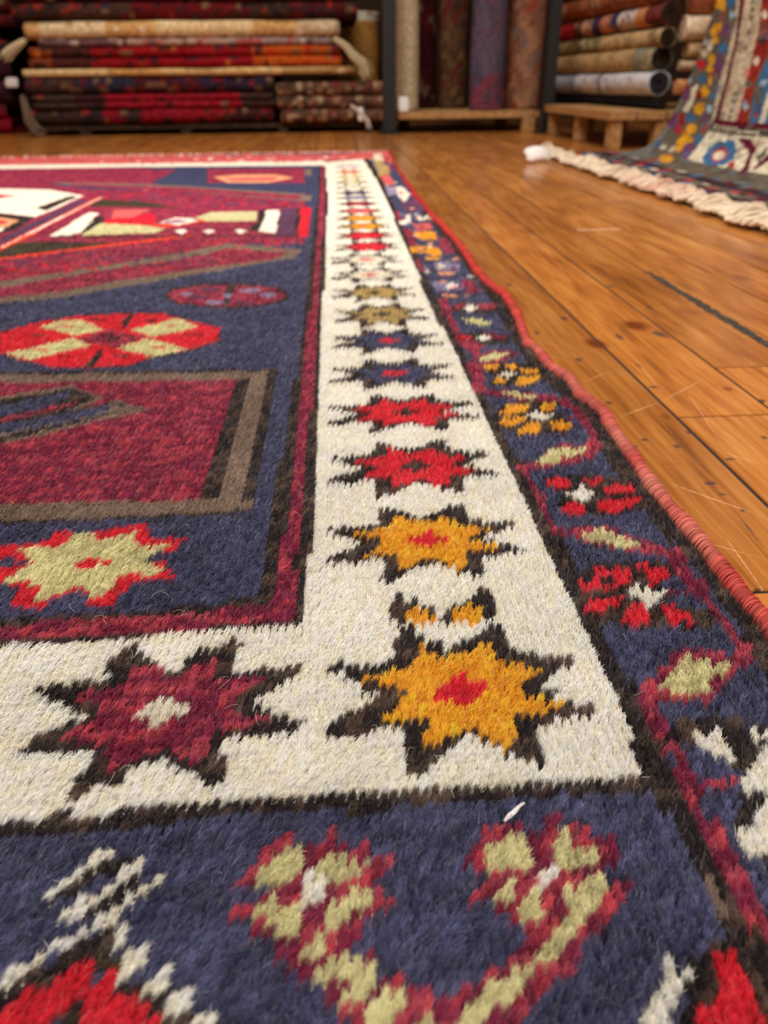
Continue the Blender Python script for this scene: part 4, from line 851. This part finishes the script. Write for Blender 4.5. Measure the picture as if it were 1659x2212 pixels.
# ------------------------------------------------------------------ rug draped down on the right, its end lying on the floor
DR = thing('draped_rug', 'multicoloured rug with yellow and blue borders hanging down to the floor, cream fringe', 'rug', (1.0, 1.9, 0))
PR = [(.725, .005), (.85, .005), (.96, .005), (1.015, .008), (1.064, .03), (1.102, .085), (1.123, .138), (1.142, .204), (1.16, .268), (1.176, .343), (1.195, .427), (1.225, .56), (1.27, .8), (1.33, 1.15), (1.36, 1.4)]
def drape():
    pr = np.array(PR); seg = np.sqrt((np.diff(pr, axis=0) ** 2).sum(1)); S = np.concatenate([[0], np.cumsum(seg)])
    # smooth the profile
    cell = .007; s = np.arange(0, S[-1], cell); x = np.interp(s, S, pr[:, 0]); z = np.interp(s, S, pr[:, 1])
    ker = np.ones(9) / 9
    for a in (x, z):
        p = np.concatenate([np.full(4, a[0]), a, np.full(4, a[-1])]); p[:4] = a[0] - (a[1] - a[0]) * np.arange(4, 0, -1); p[-4:] = a[-1] + (a[-1] - a[-2]) * np.arange(1, 5); a[:] = np.convolve(p, ker, 'valid')
    y = np.arange(2.765, .95, -cell); ns, nt = len(s), len(y)
    XX = np.repeat(x[:, None], nt, 1); YY = np.repeat(y[None], ns, 0); ZZ = np.repeat(z[:, None], nt, 1)
    hang = np.clip(ZZ / .3, 0, 1); XX = XX + hang * .012 * np.sin(YY * 9 + 1) + .004 * np.sin(YY * 31) * hang; ZZ = ZZ + (1 - hang) * .002 * (1 + np.sin(YY * 17 + XX * 20))
    YY = YY - .012 * hang * np.sin(ZZ * 7)
    V = np.stack([XX, YY, ZZ], -1).reshape(-1, 3); J, I = np.meshgrid(np.arange(ns - 1), np.arange(nt - 1), indexing='ij'); a = J * nt + I
    F = np.stack([a, a + nt, a + nt + 1, a + 1], -1).reshape(-1, 4)
    Cn = V[F].mean(1); c = (Cn - np.array([0, 0, CAMH])) @ RM; u = CX - c[:, 0] / c[:, 2] * F_; v = CY + c[:, 1] / c[:, 2] * F_
    D = {'g': (112, 116, 110), 'p': (104, 66, 100), 'r': (140, 44, 34), 'y': (214, 156, 40), 'b': (62, 104, 146), 'w': (212, 204, 180), 'm': (92, 22, 40), 'c': (190, 174, 150), 'k': (58, 42, 44), 'o': (98, 90, 78), 't': (92, 110, 112), 'e': (176, 40, 50), 'l': (150, 180, 200), 'n': (52, 46, 78)}
    tt = (2.765 - Cn[:, 1]); ss = s[(np.arange(len(F)) // (nt - 1))]
    col = np.zeros((len(F), 3)); 
    def st(mask, ch): col[mask] = np.array(lin(D[ch]))
    st(tt >= 0, 'n')
    bounds = [(0, 'g'), (.012, 'p'), (.05, 'm'), (.065, 'o'), (.075, 'y'), (.13, 't'), (.17, 'p'), (.20, 'c'), (.215, 'm'), (.235, 'c'), (.33, 'o'), (.345, 'r'), (.42, 'b'), (.50, 'w'), (.52, 'o'), (.56, 'b'), (.64, 'm'), (.9, 'c'), (1.0, 'r')]
    for t0, ch in bounds: st(tt >= t0, ch)
    r = np.random.default_rng(5)
    ci = (tt / .035).astype(int); cj = (ss / .022).astype(int); h = r.random((300, 300))[ci % 300, cj % 300]; h2 = r.integers(0, 8, (300, 300))[ci % 300, cj % 300]
    # photographed part
    def pp(ch, *xy):
        q = [(1380 + xy[i] / 4.6093, xy[i + 1] / 4.6083) for i in range(0, len(xy), 2)]; ins = np.zeros(len(u), bool)
        for k in range(len(q)):
            x1, y1 = q[k]; x2, y2 = q[(k + 1) % len(q)]
            if y1 == y2: continue
            ins ^= ((y1 > v) != (y2 > v)) & (u < (x2 - x1) * (v - y1) / (y2 - y1) + x1)
        st(ins, ch)
    # side guards and borders, top to floor
    vis = (v > -20) & (u < 1700)
    st(vis, 'o')
    pp('g', 570,-60, 640,-60, 600,300, 520,700, 420,1050, 250,1350, 80,1560, -400,1640, -400,1500, 0,1500, 200,1300, 330,1050, 470,600)
    pp('p', 590,-60, 660,-60, 640,200, 600,420, 560,540, 520,540, 550,300)
    pp('m', 650,-60, 700,-60, 690,200, 660,340, 630,320, 650,150)
    pp('o', 700,-60, 870,-60, 850,300, 780,700, 700,1000, 600,1250, 400,1560, 200,1600, 420,1300, 560,1000, 660,600, 700,300)
    pp('y', 715,-60, 870,-60, 865,60, 850,110, 720,60); pp('y', 745,240, 835,230, 830,300, 780,330, 800,440, 750,450, 710,330)
    for q in ((730,590,50,45), (705,690,40,40), (655,910,45,55), (600,1085,50,55), (525,1280,50,50), (470,1390,65,45), (400,1470,45,40), (270,1580,75,42), (710,790,18,60)):
        pp('y', *[w for k in range(10) for w in (q[0] + q[2] * math.cos(k * .628), q[1] + q[3] * math.sin(k * .628))])
    pp('y', 540,1060,650,1030,640,1080,560,1140); pp('y', 540,1290,480,1260,370,1420,430,1480)
    pp('w', 690,400,745,380,740,450,710,520,680,480); pp('w', 530,860,590,850,570,960,530,1040,480,1120,430,1090,510,980); pp('w', 345,1450,290,1500,330,1520,370,1460); pp('w', 215,1430,280,1440,260,1490,210,1480)
    for x, y_, rx, ry, ch in ((520,680,38,40,'b'), (630,790,45,45,'b'), (510,1170,55,45,'b'), (190,1440,40,40,'b'), (745,960,35,40,'b'), (835,480,50,60,'b'), (930,30,60,50,'b'), (925,150,30,40,'l'), (870,300,50,80,'p'), (620,640,45,50,'e'), (650,530,35,40,'c'),
                              (640,420,35,40,'w'), (460,930,45,80,'p'), (420,1190,45,70,'r'), (390,1290,40,50,'e'), (340,1200,60,90,'p'), (800,650,50,110,'p'), (670,1180,35,70,'p'), (700,1080,30,40,'l'), (500,1510,80,90,'p'), (570,1420,30,40,'o'), (590,950,30,60,'r'), (600,1400,40,60,'b'), (500,800,30,30,'l')):
        pp(ch, *[w for k in range(12) for w in (x + rx * math.cos(k * .5236), y_ + ry * math.sin(k * .5236))])
    # inner part: pale line, plum line, cream stripe, red stripe, blue field
    pp('c', 970,-60, 1010,-60, 960,400, 850,850, 760,1150, 720,1230, 780,900, 880,560, 960,200)
    pp('m', 1020,-60, 1060,-60, 1010,300, 900,800, 810,1200, 1330,1290, 1330,1260, 760,1210, 830,950, 930,560, 990,250)
    pp('c', 1065,-60, 1230,-60, 1190,300, 1080,800, 980,1220, 800,1180, 900,800, 1010,300)
    for k in range(16):
        f = k / 15; x = 1140 - 230 * f ** 1.2; y_ = 20 + 1150 * f; pp(random.choice('wogwo'), x - 30, y_, x, y_ - 30, x + 28, y_, x, y_ + 30)
    pp('r', 1235,-60, 1400,-60, 1340,400, 1160,800, 1080,1240, 970,1210, 1080,800, 1190,300)
    for (x, y_, ch) in ((1250,150,'w'), (1230,400,'k'), (1170,610,'w'), (1110,770,'r'), (1090,840,'o'), (1060,1050,'l')): pp(ch, x - 40, y_, x, y_ - 50, x + 40, y_, x, y_ + 50)
    pp('b', 1360,500, 1500,500, 1500,1300, 1100,1240, 1180,830, 1240,650); pp('o', 1180,850,1240,860,1210,1060,1160,1040); pp('w', 1290,900,1330,1000,1240,1240,1195,1230); pp('e', 1160,1120,1200,1130,1180,1180,1140,1170); pp('l', 1220,790,1290,800,1260,860,1210,850)
    pp('m', 765,1180, 1500,1260, 1500,1320, 740,1240)
    pp('k', 740,1230, 1400,1330, 1400,1400, 730,1290)
    for k in range(16): x = 760 + k * 42; y_ = 1262 + k * 7.2; pp('w', x - 16, y_, x, y_ - 24, x + 16, y_, x, y_ + 24)
    pp('w', 700,1310, 1400,1400, 1400,1760, 1280,1740, 700,1640, 480,1590, 600,1440)
    pp('b', 800,1400, 950,1400, 975,1500, 940,1590, 830,1650, 650,1640, 630,1560, 700,1480); pp('e', 740,1500,830,1460,885,1490,870,1570,760,1620,720,1570); pp('w', 750,1520,830,1500,865,1530,830,1580,750,1590)
    pp('m', 980,1380, 1140,1400, 1170,1480, 1120,1590, 1080,1750, 990,1740, 1050,1640, 1100,1520); pp('m', 1280,1540,1380,1540,1180,1680,1110,1700); pp('o', 900,1620,960,1640,930,1680,880,1660); pp('o', 1170,1560,1270,1470,1290,1500,1180,1640); pp('e', 890,1620,960,1600,950,1680,900,1660)
    pp('o', 600,1640,900,1690,880,1760,640,1700)
    # end guards lying flat
    fl = ss < .205; st(fl & vis, 'k')
    for (s0, s1, ch, dens) in ((.0, .03, 'n', .3), (.03, .06, 'o', .3), (.06, .10, 'k', .5), (.10, .14, 'o', .5), (.14, .18, 'k', .4), (.18, .21, 'o', .5)):
        mk_ = (ss >= s0) & (ss < s1); st(mk_, ch); m2 = mk_ & (h < dens)
        for q, ch2 in enumerate('kwoenbgm'): st(m2 & (h2 == q), ch2)
    m2 = ((ss > .205) & (h < .12)) | ((ss > .18) & (ss < .30) & (h < .35) & (col[:, 0] < .25))
    for q, ch2 in enumerate('kgoertbm'): 
        w = m2 & (h2 == q); col[w] = col[w] * .55 + np.array(lin(D[ch2])) * .45
    col *= (.8 + .4 * r.random(len(col)))[:, None]
    o = mesh_np('pile_face', V, F, CLOTH, None, col, 'FACE'); put(o, DR)
    so = o.modifiers.new('thickness', 'SOLIDIFY'); so.thickness = .006; so.offset = 1
drape()
n = 4200; fy = RNG.uniform(.95, 2.765, n); ln = RNG.uniform(.025, .062, n) * (.75 + .5 * vnoise(fy * 30, fy * 0, 52)); S = np.linspace(0, 1, 5)
clump = np.round(fy / .011 + RNG.normal(size=n) * .25) * .011; k1 = vnoise(clump * 60, clump * 0, 51) - .5
X = .732 - ln[:, None] * S[None]; Yf = fy[:, None] + (clump - fy)[:, None] * .5 * S[None] + (k1 * .03)[:, None] * S[None] + RNG.normal(size=(n, 1)) * .006 * S[None]
Zf = .009 + (.028 * np.sin(S * math.pi)[None] * RNG.random((n, 1)) * vnoise(fy * 45, fy * 0, 53)[:, None] + .010 * RNG.random((n, 1))) * (1 - .3 * S[None]); Zf = np.maximum(Zf, .002)
pk = np.clip(1 - abs(fy - 1.75) / .35, 0, 1)[:, None] * RNG.random((n, 1)); fc = np.array(lin((240, 226, 204)))[None] * (1 - pk) + np.array(lin((226, 176, 160)))[None] * pk
fo = strands('fringe', np.stack([X, Yf, Zf], -1), np.full((n, 5), .0013), fc * (.8 + .35 * RNG.random((n, 1))), YARN, None, 'stuff'); put(fo, DR)
# ------------------------------------------------------------------ tags and odd ends
PAPER = plain('white_tag_paper', (240, 238, 240), .6, .3)
def card(label, c, w, h, ax, curl, rz=0.0, name='paper_tag', stand=0.0):
    """curled tag: c centre on its lower edge, ax tilt of the card from the floor"""
    bm = bmesh.new(); n, m = 10, 8; g = []
    for i in range(n + 1):
        row = []
        for j in range(m + 1):
            s = (i / n - .5); t = j / m; rx = w * s; corner = min(1, (.5 - abs(s)) * 5 + .55); yy = h * t; zz = curl * math.sin(math.pi * (i / n)) + curl * .6 * math.sin(math.pi * t)
            yy = h / 2 + (yy - h / 2) * corner
            v = Vector((rx, yy * math.cos(ax) - zz * math.sin(ax), yy * math.sin(ax) + zz * math.cos(ax) + .001)); v.rotate(Matrix.Rotation(rz, 3, 'Z')); row.append(bm.verts.new(v + Vector(c)))
        g.append(row)
    for i in range(n):
        for j in range(m): bm.faces.new((g[i][j], g[i + 1][j], g[i + 1][j + 1], g[i][j + 1]))
    o = bm_obj(name, bm, PAPER, None, True); so = o.modifiers.new('thickness', 'SOLIDIFY'); so.thickness = .0012; tag(o, label, 'tag'); return o
gx_, gy_ = ground(1166, 352)
o = card('white paper tag lying on the floorboards at the fringe corner of the draped rug', (gx_, gy_, .0), .085, .05, .75, .014, .35)
p = at_y(780, 262, YS - .03); card('white paper tag hanging at the lower right of the left stack', (p.x, p.y - .03, p.z - .0), .03, .06, 1.4, .004, .3)
p = at_y(768, 240, YS - .06)
p = at_y(28, 190, YS + .238); card('white paper tag at the left edge of the stack, beside the navy folded rug', (p.x, p.y - .01, p.z), .07, .045, 1.3, .006, -.2)
p = at_y(876, 232, 3.98); card('white paper tag at the foot of the cream upright roll', (p.x, p.y + .08, zpl), .05, .065, 1.35, .004, .1)
# frayed cream warp ends hanging from the left stack
def tassel(label, pts, Y, r, n=40, c=(214, 196, 160), spread=.012):
    P0 = np.array([list(at_y(u, v, Y)) for u, v in pts]); k = len(P0); off = RNG.normal(size=(n, 1, 3)) * spread * np.linspace(.5, 1.3, k)[None, :, None] * np.array([1, .6, 1])
    Pn = P0[None] + off; Pn[:, :, 2] = np.maximum(Pn[:, :, 2], .004)
    o = strands('warp_fringe', Pn, np.full((n, k), r), np.array([lin(c)] * n) * (.7 + .4 * RNG.random((n, 1))), YARN); tag(o, label, 'fringe', kind='stuff')
tassel('cream warp fringe drooping from the right end of the left stack', [(722, 84), (742, 96), (760, 118), (784, 138), (786, 160)], YS - .03, .0025, 50, spread=.010)
tassel('cream warp fringe sticking out left of the stack below the cream rug', [(52, 88), (40, 96), (24, 108), (10, 122)], YS - .03, .0022, 40, spread=.010)
tassel('grey fringe tassel trailing to the floor at the left foot of the stack', [(48, 210), (56, 240), (64, 265), (84, 290)], YS - .06, .002, 26, (130, 112, 94), .012)
tassel('small white fringe tassel at the lower right of the left stack', [(758, 228), (776, 242), (794, 262), (798, 274)], YS - .06, .0025, 24, (226, 214, 206), .006)
# stack farther left, mostly outside the frame
for k, (v0, v1, c) in enumerate(((228, 292, (132, 18, 34)), (176, 228, (60, 30, 40)), (60, 120, (40, 30, 28)), (0, 60, (70, 24, 28)))):
    folded_rug(('crimson', 'dark plum', 'near black', 'dark red')[k] + ' folded rug cut by the left edge of the photo, ' + ('on the floor', 'on the crimson one', 'high in its stack', 'topmost')[k], -260, (26, 36, 10, 30)[k], v0 if k != 1 else 120, v1, YS + .25, 2, [(1, c)], .25, seed=50 + k)['group'] = 'folded rugs at the left edge'
